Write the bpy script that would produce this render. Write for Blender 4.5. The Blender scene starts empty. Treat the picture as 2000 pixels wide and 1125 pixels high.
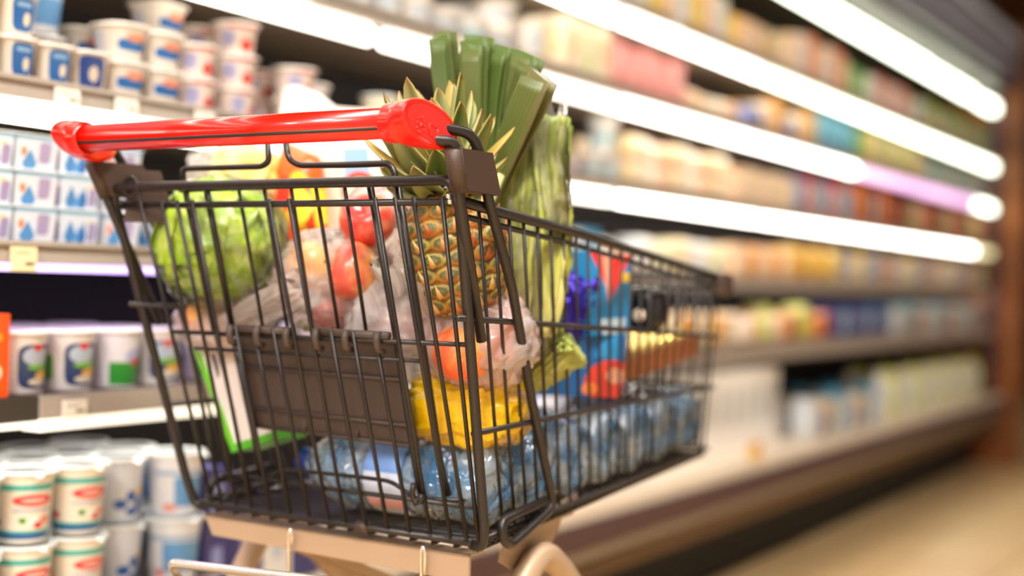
import bpy, math, random
from mathutils import Vector, Matrix
random.seed(7)
PI = math.pi
SC = bpy.context.scene
COL = SC.collection
# ------------------------------------------------------------------ camera
F = 2778.0; CZ = .84
ROLL = math.atan(.0256); PIT = .0041
cr, sr = math.cos(ROLL), math.sin(ROLL)
FW = Vector((0, math.cos(PIT), -math.sin(PIT)))
UP0 = Vector((0, math.sin(PIT), math.cos(PIT)))
RT0 = Vector((1, 0, 0))
R = cr * RT0 + sr * UP0
U = -sr * RT0 + cr * UP0
CAM = Vector((0, 0, CZ))
cd = bpy.data.cameras.new('camera'); cam = bpy.data.objects.new('camera', cd); COL.objects.link(cam)
cam.matrix_world = Matrix(((R.x, U.x, -FW.x, 0), (R.y, U.y, -FW.y, 0), (R.z, U.z, -FW.z, CZ), (0, 0, 0, 1)))
cd.sensor_width = 36; cd.lens = 50.0; cd.clip_start = .05; cd.clip_end = 60
cd.dof.use_dof = True; cd.dof.focus_distance = 1.46; cd.dof.aperture_fstop = 1.6
SC.camera = cam

def ray(x, y): return FW + (x - 1000) / F * R - (y - 562.5) / F * U
# cart frame: s = to the right along the handle, t = forward, z = height
CA = math.atan2(-.547, .837)
ER = Vector((math.cos(CA), math.sin(CA), 0)); EF = Vector((-math.sin(CA), math.cos(CA), 0))
CO = Vector((-.268, 1.561, 0))
def cw(s, t, z): return CO + s * ER + t * EF + Vector((0, 0, z))
def loc(p):
    d = p - CO; return Vector((d.dot(ER), d.dot(EF), p.z))
def hit(x, y, n, p0):
    r = ray(x, y); return CAM + r * ((p0 - CAM).dot(n) / r.dot(n))
def ont(x, y, t): return loc(hit(x, y, EF, CO + t * EF))
def ons(x, y, s): return loc(hit(x, y, ER, CO + s * ER))
def sside(t, zr): return .25 - .0875 * t - .03 * ((.103 - zr) / .388)
def tgate(zr): return .11 * (.103 - zr) / .388
def onside(x, y, sg=1, off=0):
    s = .22 * sg
    for _ in range(30):
        l = ons(x, y, s); s = (sside(l.y, l.z - CZ) + off) * sg
    return l
def ongate(x, y, off=0):
    t = 0
    for _ in range(30):
        l = ont(x, y, t); t = tgate(l.z - CZ) + off
    return l
def W(x, y, t):            # a point of the cart's load, at depth t in the cart
    l = ont(x, y, t); return cw(*l)
def mpp(p): return (p - CAM).dot(FW) / F
# cabinet frame: a = along the cabinet, n = towards the aisle
AL = math.atan(.575)
EA = Vector((math.sin(AL), math.cos(AL), 0)); EN = Vector((math.cos(AL), -math.sin(AL), 0))
SO = Vector((-1.667, 0, 0))
SROT = math.atan2(EA.y, EA.x)
def sw(a, n, z): return SO + a * EA + n * EN + Vector((0, 0, z))
def ax(x): return 1.923 / (.575 - (x - 1000) / F)

# ------------------------------------------------------------------ materials
def lin(c):
    return tuple(((v / 12.92) if v <= .04045 else ((v + .055) / 1.055) ** 2.4) for v in c)
def srgb(r, g, b): return lin((r / 255, g / 255, b / 255))
MATS = {}
def mat(name, col=(.8, .8, .8), rough=.5, metal=0, emit=None, es=0, trans=0, alpha=1, coat=0, bump=0, bscale=30, var=None, vscale=6, sss=0, ior=1.45, detail=4):
    if name in MATS: return MATS[name]
    m = bpy.data.materials.new(name); m.use_nodes = True
    nt = m.node_tree; N = nt.nodes; L = nt.links
    b = N['Principled BSDF']
    b.inputs['Base Color'].default_value = (*col, 1); b.inputs['Roughness'].default_value = rough
    b.inputs['Metallic'].default_value = metal; b.inputs['IOR'].default_value = ior
    b.inputs['Transmission Weight'].default_value = trans; b.inputs['Alpha'].default_value = alpha
    b.inputs['Coat Weight'].default_value = coat; b.inputs['Coat Roughness'].default_value = .08
    if sss:
        b.inputs['Subsurface Weight'].default_value = sss; b.inputs['Subsurface Radius'].default_value = (.02, .01, .006)
        b.inputs['Subsurface Scale'].default_value = .5
    if emit: b.inputs['Emission Color'].default_value = (*emit, 1); b.inputs['Emission Strength'].default_value = es
    if bump or var:
        tc = N.new('ShaderNodeTexCoord')
    if bump:
        n = N.new('ShaderNodeTexNoise'); n.inputs['Scale'].default_value = bscale; n.inputs['Detail'].default_value = detail
        L.new(tc.outputs['Object'], n.inputs['Vector'])
        bp = N.new('ShaderNodeBump'); bp.inputs['Strength'].default_value = bump; bp.inputs['Distance'].default_value = .01
        L.new(n.outputs['Fac'], bp.inputs['Height']); L.new(bp.outputs['Normal'], b.inputs['Normal'])
    if var:
        n = N.new('ShaderNodeTexNoise'); n.inputs['Scale'].default_value = vscale; n.inputs['Detail'].default_value = 3
        L.new(tc.outputs['Object'], n.inputs['Vector'])
        cr_ = N.new('ShaderNodeValToRGB'); L.new(n.outputs['Fac'], cr_.inputs['Fac'])
        cs = [col] + list(var)
        el = cr_.color_ramp.elements
        el[0].position = .32; el[1].position = .68
        el[0].color = (*cs[0], 1); el[1].color = (*cs[-1], 1)
        for i, c in enumerate(cs[1:-1]):
            e = el.new(.32 + .36 * (i + 1) / (len(cs) - 1)); e.color = (*c, 1)
        L.new(cr_.outputs['Color'], b.inputs['Base Color'])
    MATS[name] = m; return m

def film(name, tint=(1, 1, 1), dens=.35, milky=(.9, .88, .86), scale=14, rough=.18):
    """thin wrinkled plastic film: mostly clear, milky and shiny along its folds"""
    if name in MATS: return MATS[name]
    m = bpy.data.materials.new(name); m.use_nodes = True
    nt = m.node_tree; N = nt.nodes; L = nt.links
    b = N['Principled BSDF']; out = N['Material Output']
    b.inputs['Base Color'].default_value = (*milky, 1); b.inputs['Roughness'].default_value = rough
    b.inputs['Coat Weight'].default_value = .6; b.inputs['Coat Roughness'].default_value = .08
    tc = N.new('ShaderNodeTexCoord')
    n = N.new('ShaderNodeTexNoise'); n.inputs['Scale'].default_value = scale; n.inputs['Detail'].default_value = 5; n.inputs['Distortion'].default_value = 1.6
    L.new(tc.outputs['Object'], n.inputs['Vector'])
    a1 = N.new('ShaderNodeMath'); a1.operation = 'SUBTRACT'; L.new(n.outputs['Fac'], a1.inputs[0]); a1.inputs[1].default_value = .5
    a2 = N.new('ShaderNodeMath'); a2.operation = 'ABSOLUTE'; L.new(a1.outputs[0], a2.inputs[0])
    mr = N.new('ShaderNodeMapRange'); L.new(a2.outputs[0], mr.inputs['Value'])
    mr.inputs['From Min'].default_value = 0; mr.inputs['From Max'].default_value = .07
    mr.inputs['To Min'].default_value = min(1, dens + .22); mr.inputs['To Max'].default_value = dens
    bp = N.new('ShaderNodeBump'); bp.inputs['Strength'].default_value = .9; bp.inputs['Distance'].default_value = .012
    L.new(n.outputs['Fac'], bp.inputs['Height']); L.new(bp.outputs['Normal'], b.inputs['Normal']); L.new(bp.outputs['Normal'], b.inputs['Coat Normal'])
    tl = N.new('ShaderNodeBsdfTranslucent'); tl.inputs['Color'].default_value = (*milky, 1)
    mx0 = N.new('ShaderNodeMixShader'); mx0.inputs[0].default_value = .55
    L.new(b.outputs[0], mx0.inputs[1]); L.new(tl.outputs[0], mx0.inputs[2])
    tr = N.new('ShaderNodeBsdfTransparent'); tr.inputs['Color'].default_value = (*tint, 1)
    mx = N.new('ShaderNodeMixShader'); L.new(mr.outputs[0], mx.inputs[0]); L.new(tr.outputs[0], mx.inputs[1]); L.new(mx0.outputs[0], mx.inputs[2])
    gl = N.new('ShaderNodeBsdfGlossy'); gl.inputs['Roughness'].default_value = .08; L.new(bp.outputs['Normal'], gl.inputs['Normal'])
    fr = N.new('ShaderNodeFresnel'); fr.inputs['IOR'].default_value = 1.3; L.new(bp.outputs['Normal'], fr.inputs['Normal'])
    mx2 = N.new('ShaderNodeMixShader'); L.new(fr.outputs[0], mx2.inputs[0]); L.new(mx.outputs[0], mx2.inputs[1]); L.new(gl.outputs[0], mx2.inputs[2])
    L.new(mx2.outputs[0], out.inputs['Surface'])
    MATS[name] = m; return m

def pmat(name, base, shapes, rough=.4, base_top=None, coat=.2):
    """printed packaging: ellipses 'e' and rectangles 'r' at (u, v) with half sizes"""
    if name in MATS: return MATS[name]
    m = bpy.data.materials.new(name); m.use_nodes = True
    nt = m.node_tree; N = nt.nodes; L = nt.links
    b = N['Principled BSDF']; b.inputs['Roughness'].default_value = rough; b.inputs['Coat Weight'].default_value = coat
    uv = N.new('ShaderNodeUVMap'); sp = N.new('ShaderNodeSeparateXYZ'); L.new(uv.outputs[0], sp.inputs[0])
    def M(op, a, c=None):
        n = N.new('ShaderNodeMath'); n.operation = op
        for i, v in enumerate((a, c)):
            if v is None: continue
            if isinstance(v, (int, float)): n.inputs[i].default_value = v
            else: L.new(v, n.inputs[i])
        return n.outputs[0]
    cur = None
    for sh in shapes:
        k, u0, v0, ru, rv, c = sh[:6]
        du = M('DIVIDE', M('ABSOLUTE', M('SUBTRACT', sp.outputs[0], u0)), ru)
        dv = M('DIVIDE', M('ABSOLUTE', M('SUBTRACT', sp.outputs[1], v0)), rv)
        if k == 'e': d = M('ADD', M('MULTIPLY', du, du), M('MULTIPLY', dv, dv))
        elif k == 'q': d = M('ADD', M('POWER', du, 5), M('POWER', dv, 5))
        elif k == 'd': d = M('ADD', du, dv)
        else: d = M('MAXIMUM', du, dv)
        f = M('LESS_THAN', d, 1.0)
        mx = N.new('ShaderNodeMix'); mx.data_type = 'RGBA'; L.new(f, mx.inputs[0])
        if cur is None: mx.inputs[6].default_value = (*base, 1)
        else: L.new(cur, mx.inputs[6])
        mx.inputs[7].default_value = (*c, 1); cur = mx.outputs[2]
    if cur is not None: L.new(cur, b.inputs['Base Color'])
    else: b.inputs['Base Color'].default_value = (*base, 1)
    MATS[name] = m; return m

def vcmat(name, rough=.5, coat=0, sss=0, bump=0, bscale=60, trl=0):
    """colour comes from the mesh's colour attribute 'col' (the skin pattern of the thing itself)"""
    if name in MATS: return MATS[name]
    m = bpy.data.materials.new(name); m.use_nodes = True
    nt = m.node_tree; N = nt.nodes; L = nt.links; b = N['Principled BSDF']
    a = N.new('ShaderNodeVertexColor'); a.layer_name = 'col'; L.new(a.outputs[0], b.inputs['Base Color'])
    b.inputs['Roughness'].default_value = rough; b.inputs['Coat Weight'].default_value = coat; b.inputs['Coat Roughness'].default_value = .15
    if bump:
        tc = N.new('ShaderNodeTexCoord'); n = N.new('ShaderNodeTexNoise'); n.inputs['Scale'].default_value = bscale
        L.new(tc.outputs['Object'], n.inputs['Vector']); bp = N.new('ShaderNodeBump'); bp.inputs['Strength'].default_value = bump; bp.inputs['Distance'].default_value = .005
        L.new(n.outputs['Fac'], bp.inputs['Height']); L.new(bp.outputs['Normal'], b.inputs['Normal'])
    if trl:
        t = N.new('ShaderNodeBsdfTranslucent'); L.new(a.outputs[0], t.inputs['Color'])
        mx = N.new('ShaderNodeMixShader'); mx.inputs[0].default_value = trl
        L.new(b.outputs[0], mx.inputs[1]); L.new(t.outputs[0], mx.inputs[2]); L.new(mx.outputs[0], N['Material Output'].inputs['Surface'])
    MATS[name] = m; return m

# ------------------------------------------------------------------ mesh builder
def V3(p): return Vector(p)
def fillet(pts, r, n=5, closed=False):
    pts = [V3(p) for p in pts]; out = []
    N = len(pts)
    for i, p in enumerate(pts):
        if not closed and i in (0, N - 1): out.append(p); continue
        a = pts[i - 1]; b = pts[(i + 1) % N]
        da = (a - p); db = (b - p)
        if da.length < 1e-6 or db.length < 1e-6: continue
        ra = min(r, da.length * .48, db.length * .48)
        pa = p + da.normalized() * ra; pb = p + db.normalized() * ra
        for k in range(n + 1):
            u = k / n
            out.append((1 - u) ** 2 * pa + 2 * u * (1 - u) * p + u * u * pb)
    return out

class MB:
    def __init__(s): s.v = []; s.f = []; s.uv = []; s.mi = []; s.sm = []; s.c = []; s.cur = 0; s.col = (1, 1, 1)
    def add(s, vs, fs, uvs=None, smooth=True, cols=None):
        o = len(s.v); s.v += [tuple(p) for p in vs]
        s.uv += uvs if uvs else [(0, 0)] * len(vs)
        s.c += cols if cols else [s.col] * len(vs)
        for f in fs: s.f.append([i + o for i in f]); s.mi.append(s.cur); s.sm.append(smooth)
    def tube(s, pts, r, seg=8, closed=False, caps=True, rend=None):
        P = [V3(p) for p in pts]; n = len(P); vs = []; fs = []
        up = None
        for i in range(n):
            if closed: t = (P[(i + 1) % n] - P[i - 1])
            else: t = P[min(i + 1, n - 1)] - P[max(i - 1, 0)]
            t.normalize()
            if up is None:
                up = Vector((0, 0, 1)) if abs(t.z) < .9 else Vector((1, 0, 0))
            x = up - t * up.dot(t)
            if x.length < 1e-5: x = Vector((1, 0, 0)) - t * t.x
            x.normalize(); up = x; y = t.cross(x)
            rr = r if rend is None else r + (rend - r) * i / max(1, n - 1)
            for k in range(seg):
                a = 2 * PI * k / seg; vs.append(P[i] + (x * math.cos(a) + y * math.sin(a)) * rr)
        m = n if closed else n - 1
        for i in range(m):
            j = (i + 1) % n
            for k in range(seg):
                k2 = (k + 1) % seg
                fs.append((i * seg + k, i * seg + k2, j * seg + k2, j * seg + k))
        if caps and not closed:
            fs.append(tuple(range(seg))[::-1]); fs.append(tuple((n - 1) * seg + k for k in range(seg)))
        s.add(vs, fs); return s
    def rod(s, a, b, r, seg=8): return s.tube([a, b], r, seg)
    def box(s, x0, x1, y0, y1, z0, z1, M=None, uvs=True):
        c = [(x0, y0, z0), (x1, y0, z0), (x1, y1, z0), (x0, y1, z0), (x0, y0, z1), (x1, y0, z1), (x1, y1, z1), (x0, y1, z1)]
        if M: c = [M @ V3(p) for p in c]
        for q in ((0, 1, 5, 4), (1, 2, 6, 5), (2, 3, 7, 6), (3, 0, 4, 7), (4, 5, 6, 7), (3, 2, 1, 0)):
            s.add([c[i] for i in q], [(0, 1, 2, 3)], [(0, 0), (1, 0), (1, 1), (0, 1)], smooth=False)
        return s
    def lathe(s, prof, seg=24, sq=2.0, M=None, cap0=True, cap1=True, yscale=1):
        """prof = [(r, z)]; sq > 2 gives a rounded square; u runs round with .5 at -Y"""
        h0 = min(p[1] for p in prof); h1 = max(p[1] for p in prof); vs = []; uv = []; fs = []
        for (r, z) in prof:
            for k in range(seg + 1):
                a = 2 * PI * k / seg + PI / 2
                c, d = math.cos(a), math.sin(a)
                if sq != 2:
                    q = (abs(c) ** sq + abs(d) ** sq) ** (-1 / sq); c *= q; d *= q
                vs.append(Vector((r * c, r * d * yscale, z))); uv.append((k / seg, (z - h0) / max(1e-6, h1 - h0)))
        S = seg + 1
        for i in range(len(prof) - 1):
            for k in range(seg): fs.append((i * S + k, i * S + k + 1, (i + 1) * S + k + 1, (i + 1) * S + k))
        if cap0: fs.append(tuple(range(seg))[::-1])
        if cap1: fs.append(tuple((len(prof) - 1) * S + k for k in range(seg)))
        if M: vs = [M @ p for p in vs]
        s.add(vs, fs, uv); return s
    def grid(s, fn, nu, nv, closeu=False, cols=None):
        vs = []; uv = []; cc = []; fs = []
        for j in range(nv + 1):
            for i in range(nu + 1):
                u, v = i / nu, j / nv; vs.append(fn(u, v)); uv.append((u, v))
                if cols: cc.append(cols(u, v))
        for j in range(nv):
            for i in range(nu):
                a = j * (nu + 1) + i; fs.append((a, a + 1, a + nu + 2, a + nu + 1))
        s.add(vs, fs, uv, cols=cc or None); return s
    def blob(s, rx, ry, rz, e=1.0, e2=1.0, disp=None, nu=40, nv=24, M=None, cols=None):
        def sp(v, p): return math.copysign(abs(v) ** p, v)
        def fn(u, v):
            th = 2 * PI * u; ph = PI * (v - .5)
            c = math.cos(ph); d = Vector((sp(c, e2) * sp(math.cos(th), e), sp(c, e2) * sp(math.sin(th), e), sp(math.sin(ph), e2)))
            k = 1 + (disp(Vector((c * math.cos(th), c * math.sin(th), math.sin(ph)))) if disp else 0)
            p = Vector((d.x * rx * k, d.y * ry * k, d.z * rz * k)); return M @ p if M else p
        return s.grid(fn, nu, nv, cols=cols)
    def prism(s, poly, d, M=None):
        """poly of 3D points extruded by vector d"""
        P = [V3(p) for p in poly]; d = V3(d); n = len(P)
        if M: P = [M @ p for p in P]; d = M.to_3x3() @ d
        s.add(P, [tuple(range(n))], smooth=False); s.add([p + d for p in P], [tuple(range(n))[::-1]], smooth=False)
        for i in range(n):
            j = (i + 1) % n; s.add([P[i], P[j], P[j] + d, P[i] + d], [(0, 1, 2, 3)], smooth=False)
        return s
    def mesh(s, name, mats, merge=False):
        me = bpy.data.meshes.new(name); me.from_pydata(s.v, [], s.f)
        for m in (mats if isinstance(mats, (list, tuple)) else [mats]): me.materials.append(m)
        me.polygons.foreach_set('material_index', s.mi); me.polygons.foreach_set('use_smooth', s.sm)
        ul = me.uv_layers.new(name='UVMap'); li = [0] * len(me.loops); me.loops.foreach_get('vertex_index', li)
        ul.data.foreach_set('uv', [c for i in li for c in s.uv[i]])
        if any(c != (1, 1, 1) for c in s.c):
            ca = me.color_attributes.new('col', 'FLOAT_COLOR', 'POINT')
            ca.data.foreach_set('color', [x for c in s.c for x in (*c, 1)])
        me.validate(); me.update(); return me
    def build(s, name, mats, parent=None, loc=None, rot=0, **kw):
        return link(name, s.mesh(name, mats), parent, loc, rot, **kw)

def link(name, me, parent=None, loc=None, rot=0, label=None, cat=None, group=None, kind=None, M=None):
    o = bpy.data.objects.new(name, me); COL.objects.link(o)
    if parent: o.parent = parent
    if M is not None: o.matrix_world = M
    else:
        if loc is not None: o.location = loc
        o.rotation_euler = (0, 0, rot) if isinstance(rot, (int, float)) else rot
    if label: o['label'] = label
    if cat: o['category'] = cat
    if group: o['group'] = group
    if kind: o['kind'] = kind
    return o
def noise3(p, seed=0):
    from mathutils import noise
    return noise.noise(p + Vector((seed * 7.3, seed * 3.1, seed * 1.7)))
def fbm(p, seed=0, o=3):
    v = 0; a = 1
    for i in range(o): v += a * noise3(p * (2 ** i), seed + i); a *= .5
    return v
def frame(p, zdir, xdir=(1, 0, 0)):
    z = V3(zdir).normalized(); x = V3(xdir); x = (x - z * x.dot(z)).normalized(); y = z.cross(x)
    return Matrix(((x.x, y.x, z.x, p.x), (x.y, y.y, z.y, p.y), (x.z, y.z, z.z, p.z), (0, 0, 0, 1)))

# ------------------------------------------------------------------ world and room
w = bpy.data.worlds.new('world'); SC.world = w; w.use_nodes = True
w.node_tree.nodes['Background'].inputs[0].default_value = (1.0, .91, .80, 1); w.node_tree.nodes['Background'].inputs[1].default_value = .62
SC.view_settings.view_transform = 'Standard'; SC.view_settings.look = 'None'; SC.view_settings.gamma = 1; SC.view_settings.exposure = .22

def floor_mat():
    m = mat('floor_tile', (.5, .36, .2), rough=.28)
    nt = m.node_tree; N = nt.nodes; L = nt.links; b = N['Principled BSDF']
    tc = N.new('ShaderNodeTexCoord'); br = N.new('ShaderNodeTexBrick'); br.inputs['Scale'].default_value = 1
    br.inputs['Brick Width'].default_value = 1.2; br.inputs['Row Height'].default_value = .3; br.inputs['Mortar Size'].default_value = .004
    br.inputs['Color1'].default_value = (*srgb(226, 196, 146), 1); br.inputs['Color2'].default_value = (*srgb(206, 172, 122), 1); br.inputs['Mortar'].default_value = (*srgb(140, 110, 75), 1)
    L.new(tc.outputs['Object'], br.inputs['Vector']); L.new(br.outputs['Color'], b.inputs['Base Color'])
    return m
MB().box(-3, 14, -8, 8, -.05, 0).build('floor', floor_mat(), loc=SO, rot=SROT, kind='structure')
MB().box(-3, 14, -8, 8, 2.9, 2.95).build('ceiling', mat('ceiling_brown', srgb(112, 72, 44), rough=.8), loc=SO, rot=SROT, kind='structure')
MB().box(14, 14.1, -8, 8, 0, 2.9).build('wall_far', mat('far_wall', srgb(120, 70, 30), rough=.7, var=[srgb(60, 36, 20)], vscale=1.5), loc=SO, rot=SROT, kind='structure')
MB().box(-3, 14, 1.0, 1.1, 0, 2.9).build('wall_left', mat('side_wall', srgb(70, 52, 44), rough=.8), loc=SO, rot=SROT, kind='structure')

# ceiling lamps of the aisle, plus two added as fill behind the camera
lamp_glow = mat('lamp_glow', (1, 1, 1), emit=(1, .95, .88), es=60)
lamp_case = mat('lamp_case', (.75, .73, .7), rough=.5)
lamp_soft = mat('lamp_glow_soft', (1, 1, 1), emit=(1, .93, .82), es=12)
def ceiling_lamp(a, n, label, L=1.4, Wd=.35):
    p = sw(a, n, 2.9)
    e = link('ceiling_lamp', None, loc=p, rot=SROT, label=label, cat='ceiling light', group='ceiling lights over the aisle')
    b = MB(); b.box(-L / 2, L / 2, -Wd / 2, -Wd / 2 + .02, -.06, 0); b.box(-L / 2, L / 2, Wd / 2 - .02, Wd / 2, -.06, 0)
    b.box(-L / 2, -L / 2 + .02, -Wd / 2 + .02, Wd / 2 - .02, -.06, 0); b.box(L / 2 - .02, L / 2, -Wd / 2 + .02, Wd / 2 - .02, -.06, 0); b.build('housing', lamp_case, e)
    MB().box(-L / 2 + .02, L / 2 - .02, -Wd / 2 + .02, Wd / 2 - .02, -.05, -.03).build('diffuser', lamp_glow if a < 3 else lamp_soft, e)
for a, n, lb in ((9.3, .5, 'pale ceiling light nearest above the end of the fridge'), (10.6, .9, 'pale ceiling light behind the nearest one at top right'), (12.2, 1.3, 'farthest pale ceiling light at top right corner'),
                 (1.2, 1.5, 'long ceiling light over the shopping cart'), (3.2, 1.6, 'long ceiling light over the aisle in front of the cart'), (-.8, 1.4, 'long ceiling light behind the cart handle'), (5.6, 1.7, 'long ceiling light over the middle of the aisle'), (-2.2, .55, 'added fill light at the ceiling, far behind the cart'), (-1.6, 2.3, 'added fill light at the ceiling, right behind the camera')):  # last two: added fill for the sides facing the camera
    ceiling_lamp(a, n, lb, 1.4 if a < 8 else .9, .45 if a < 8 else .25)

# hanging sign far right
e = MB().box(-.02, .02, -.5, .5, -.3, .3).build('hanging_sign', pmat('sign_red', srgb(214, 60, 80), [('r', .5, .75, .5, .2, srgb(240, 130, 140))]), loc=sw(11.2, 1.25, 1.98), rot=SROT, label='red and pink hanging sign at the far right edge', cat='sign')
MB().rod((0, -.4, .3), (0, -.4, .92), .006).rod((0, .4, .3), (0, .4, .92), .006).build('hanger', lamp_case, e)
# brown shelf end standing further on
e = link('shelving_unit', None, loc=sw(10.6, 1.15, 0), rot=SROT, label='brown wooden shelving unit far behind the fridge end', cat='shelf')
brw = mat('brown_wood', srgb(150, 84, 24), rough=.5, var=[srgb(90, 46, 14)], vscale=3)
MB().box(-.3, .3, -.5, .5, 0, 1.65).build('cabinet_body', brw, e); MB().box(-.33, .33, -.53, .53, 1.65, 1.7).build('top_board', brw, e)

# ------------------------------------------------------------------ the refrigerated shelf cabinet
fridge = link('display_fridge', None, loc=SO, rot=SROT, label='long open supermarket fridge with lit shelves full of dairy', cat='fridge')
m_dark = mat('fridge_back', srgb(26, 19, 16), rough=.7)
m_shelf = mat('shelf_metal', srgb(160, 146, 132), rough=.45)
m_rail = mat('price_rail', srgb(168, 158, 148), rough=.35)
m_raild = mat('price_rail_dark', srgb(60, 54, 48), rough=.5)
m_tag = pmat('price_tag', srgb(240, 234, 222), [('r', .5, .72, .36, .03, srgb(150, 145, 140)), ('r', .4, .58, .26, .03, srgb(150, 145, 140)), ('r', .72, .3, .18, .1, srgb(110, 105, 100))])
m_tagy = pmat('price_tag_cream', srgb(242, 222, 176), [('r', .45, .75, .3, .03, srgb(150, 125, 90)), ('r', .72, .3, .18, .08, srgb(120, 100, 75))])
m_purple = mat('canopy_purple', srgb(60, 38, 58), rough=.4)
m_brown = mat('canopy_brown', srgb(66, 50, 36), rough=.5)
m_cream = mat('deck_cream', srgb(240, 226, 206), rough=.35)
m_bump = mat('bumper', srgb(84, 58, 58), rough=.5)
m_strip = mat('metal_strip', srgb(150, 138, 120), rough=.35, metal=.3)
m_kick = mat('kick_panel', srgb(96, 66, 38), rough=.45)
m_plinth = mat('plinth_shade', srgb(14, 12, 12), rough=.6)  # near black stands for the shade under the cabinet
LG = {k: mat('tube_' + k, (1, 1, 1), emit=c, es=s) for k, c, s in (('warm', (1, .93, .82), 5), ('white', (1, .96, .88), 9), ('green', (.9, 1, .8), 7), ('pink', (1, .55, 1), 1.55), ('yellow', (1, .88, .45), 1.6), ('violet', (.5, .36, 1), 2.2), ('cream', (1, .88, .66), .8), ('violet_fill', (.66, .56, 1), 9), ('under', (1, .95, .88), 9))}  # the last two glow in unseen tubes added as fill
MOD = [.933, 1.898, 2.863, 3.828, 4.793, 5.758, 6.723, 7.688, 8.1]
A0, A1 = .933, 8.1
MB().box(A0, A1, .44, .5, .3, 2.1).build('back_panel', m_dark, fridge)
b = MB(); b.box(A0, A1, -.06, .5, 1.83, 2.1); b.build('canopy', m_brown, fridge)
c = MB().box(A0, A1, -.11, -.06, 1.86, 2.1).build('fascia', m_purple, fridge)
MB().box(A0, A1, -.125, -.11, 2.04, 2.06).build('fascia_trim', mat('fascia_trim', srgb(110, 88, 106), rough=.3), c)
MB().box(A1, A1 + .06, -.14, .5, 0, 2.16).build('end_panel', brw, fridge)
MB().box(A1 - .02, A1, -.02, .03, .36, 1.83).build('end_post', mat('end_post', srgb(60, 44, 56), rough=.4), fridge)
MB().box(A0 - .06, A0, -.14, .5, 0, 2.16).build('end_panel', brw, fridge)
for k, (x0, x1) in enumerate(zip(MOD, MOD[1:])):     # lamp under the canopy
    if k % 2 == 0 and k < 7:
        xe = MOD[min(k + 2, 8)]
        if k == 6: MB().box(x0, x1 - .1, -.005, .03, 1.735, 1.78).build('light_tube', LG['green'], fridge); continue
        MB().box(x0, xe - .03, -.005, .03, 1.735, 1.785).build('light_tube', LG['green'], fridge)
MB().box(7.72, 8.08, -.005, .03, 1.735, 1.775).build('light_tube', LG['green'], fridge)
MB().box(A0, A1, .03, .1, 1.79, 1.83).build('lamp_holder', m_brown, fridge)
def light_key(row, k):
    if row == 'C': return {5: 'pink', 6: 'pink', 7: 'green'}.get(k, 'white' if k > 2 else 'warm')
    if row == 'D': return {7: 'yellow'}.get(k, 'white' if k > 2 else 'warm')
    return 'green' if k > 3 else 'white'
#            light z0, z1, shelf top, depth
ROWS = {'B': (1.445, 1.482, 1.508, .40), 'C': (1.243, 1.278, 1.304, .40), 'D': (1.026, 1.056, 1.082, .41), 'E': (.838, .848, .875, .42), 'F': (.634, .650, .677, .43)}
tags = {'D': (2.11 + .03, 2.245, 2.40), 'E': (2.075,), 'F': (2.165,), 'C': (2.62, 3.1), 'B': (3.5, 4.1)}
for row, (z0, z1, zt, dp) in ROWS.items():
    for k, (x0, x1) in enumerate(zip(MOD, MOD[1:])):
        s_ = MB().box(x0 + .002, x1 - .002, 0, dp, z1, zt - .004).build('shelf', m_shelf if row in 'DEF' else m_shelf, fridge)
        r_ = MB()
        if row == 'F' and k == 1:
            MB().box(x0, 2.115, -.01, 0, z0 + .012, zt + .001).build('price_rail', m_raild, s_)
            MB().box(x0, 2.115, -.012, .0, z0 + .004, z0 + .012).build('light_tube', LG['cream'], s_)
            r_.box(2.115, x1 - .002, -.014, 0, z1 - .002, zt + .001); r_.build('price_rail', m_rail, s_)
            MB().box(2.115, x1 - .002, -.014, .02, z0 - .002, z1 - .002).build('light_tube', LG['cream'], s_)
            MB().box(x0 + .02, x1 - .02, .035, .06, z0 + .006, z1 - .0005).build('light_tube', LG['under'], s_)  # unseen tube behind the lip, added to brighten the lids below
        else:
            zr_ = z1 if (row in 'BCD' or k < 3) else z0 - .006
            r_.box(x0 + .002, x1 - .002, -.012, 0, zr_, zt + .002); r_.box(x0 + .002, x1 - .002, -.018, -.012, zt - .004, zt + .002)
            r_.build('price_rail', m_rail, s_)
            if row in 'BCD': MB().tube([(x0 + .026, .01, (z0 + z1) / 2), (x1 - .026, .01, (z0 + z1) / 2)], (z1 - z0) / 2, 12).build('light_tube', LG[light_key(row, k)], s_)
            elif row == 'E' and k < 3: MB().box(x0 + .01, x1 - .01, 0, .014, z0, z1).build('light_tube', LG['violet'], s_)
            if row == 'E': MB().box(x0 + .02, x1 - .02, .03, .055, z0 + .001, z1 - .0005).build('light_tube', LG['violet_fill' if k < 3 else 'under'], s_)  # unseen tube behind the rail, added to brighten the products below
            if row == 'F' and k < 3: MB().box(x0 + .02, x1 - .02, .035, .06, z0 + .006, z1 - .0005).build('light_tube', LG['under'], s_)  # added tube, out of sight, brightens the cups below
            if row == 'F' and k < 3: MB().box(x0 + .01, x1 - .01, 0, .014, z0 + .004, z1).build('light_tube', LG['cream'], s_)
            elif row == 'F' and k < 5: MB().box(x0 + .01, min(x1 - .01, 5.3), .02, .05, z0 + .002, z1).build('light_tube', LG['warm'], s_)  # out-of-sight tube behind the deep rail, added to brighten the deck
        for t in tags.get(row, ()):
            if x0 < t < x1: MB().box(t - .02, t + .02, -.022, -.019, z1 + .0 if row != 'E' else z0, zt - .006).build('price_tag', m_tagy if row == 'E' else m_tag, s_)
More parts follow.
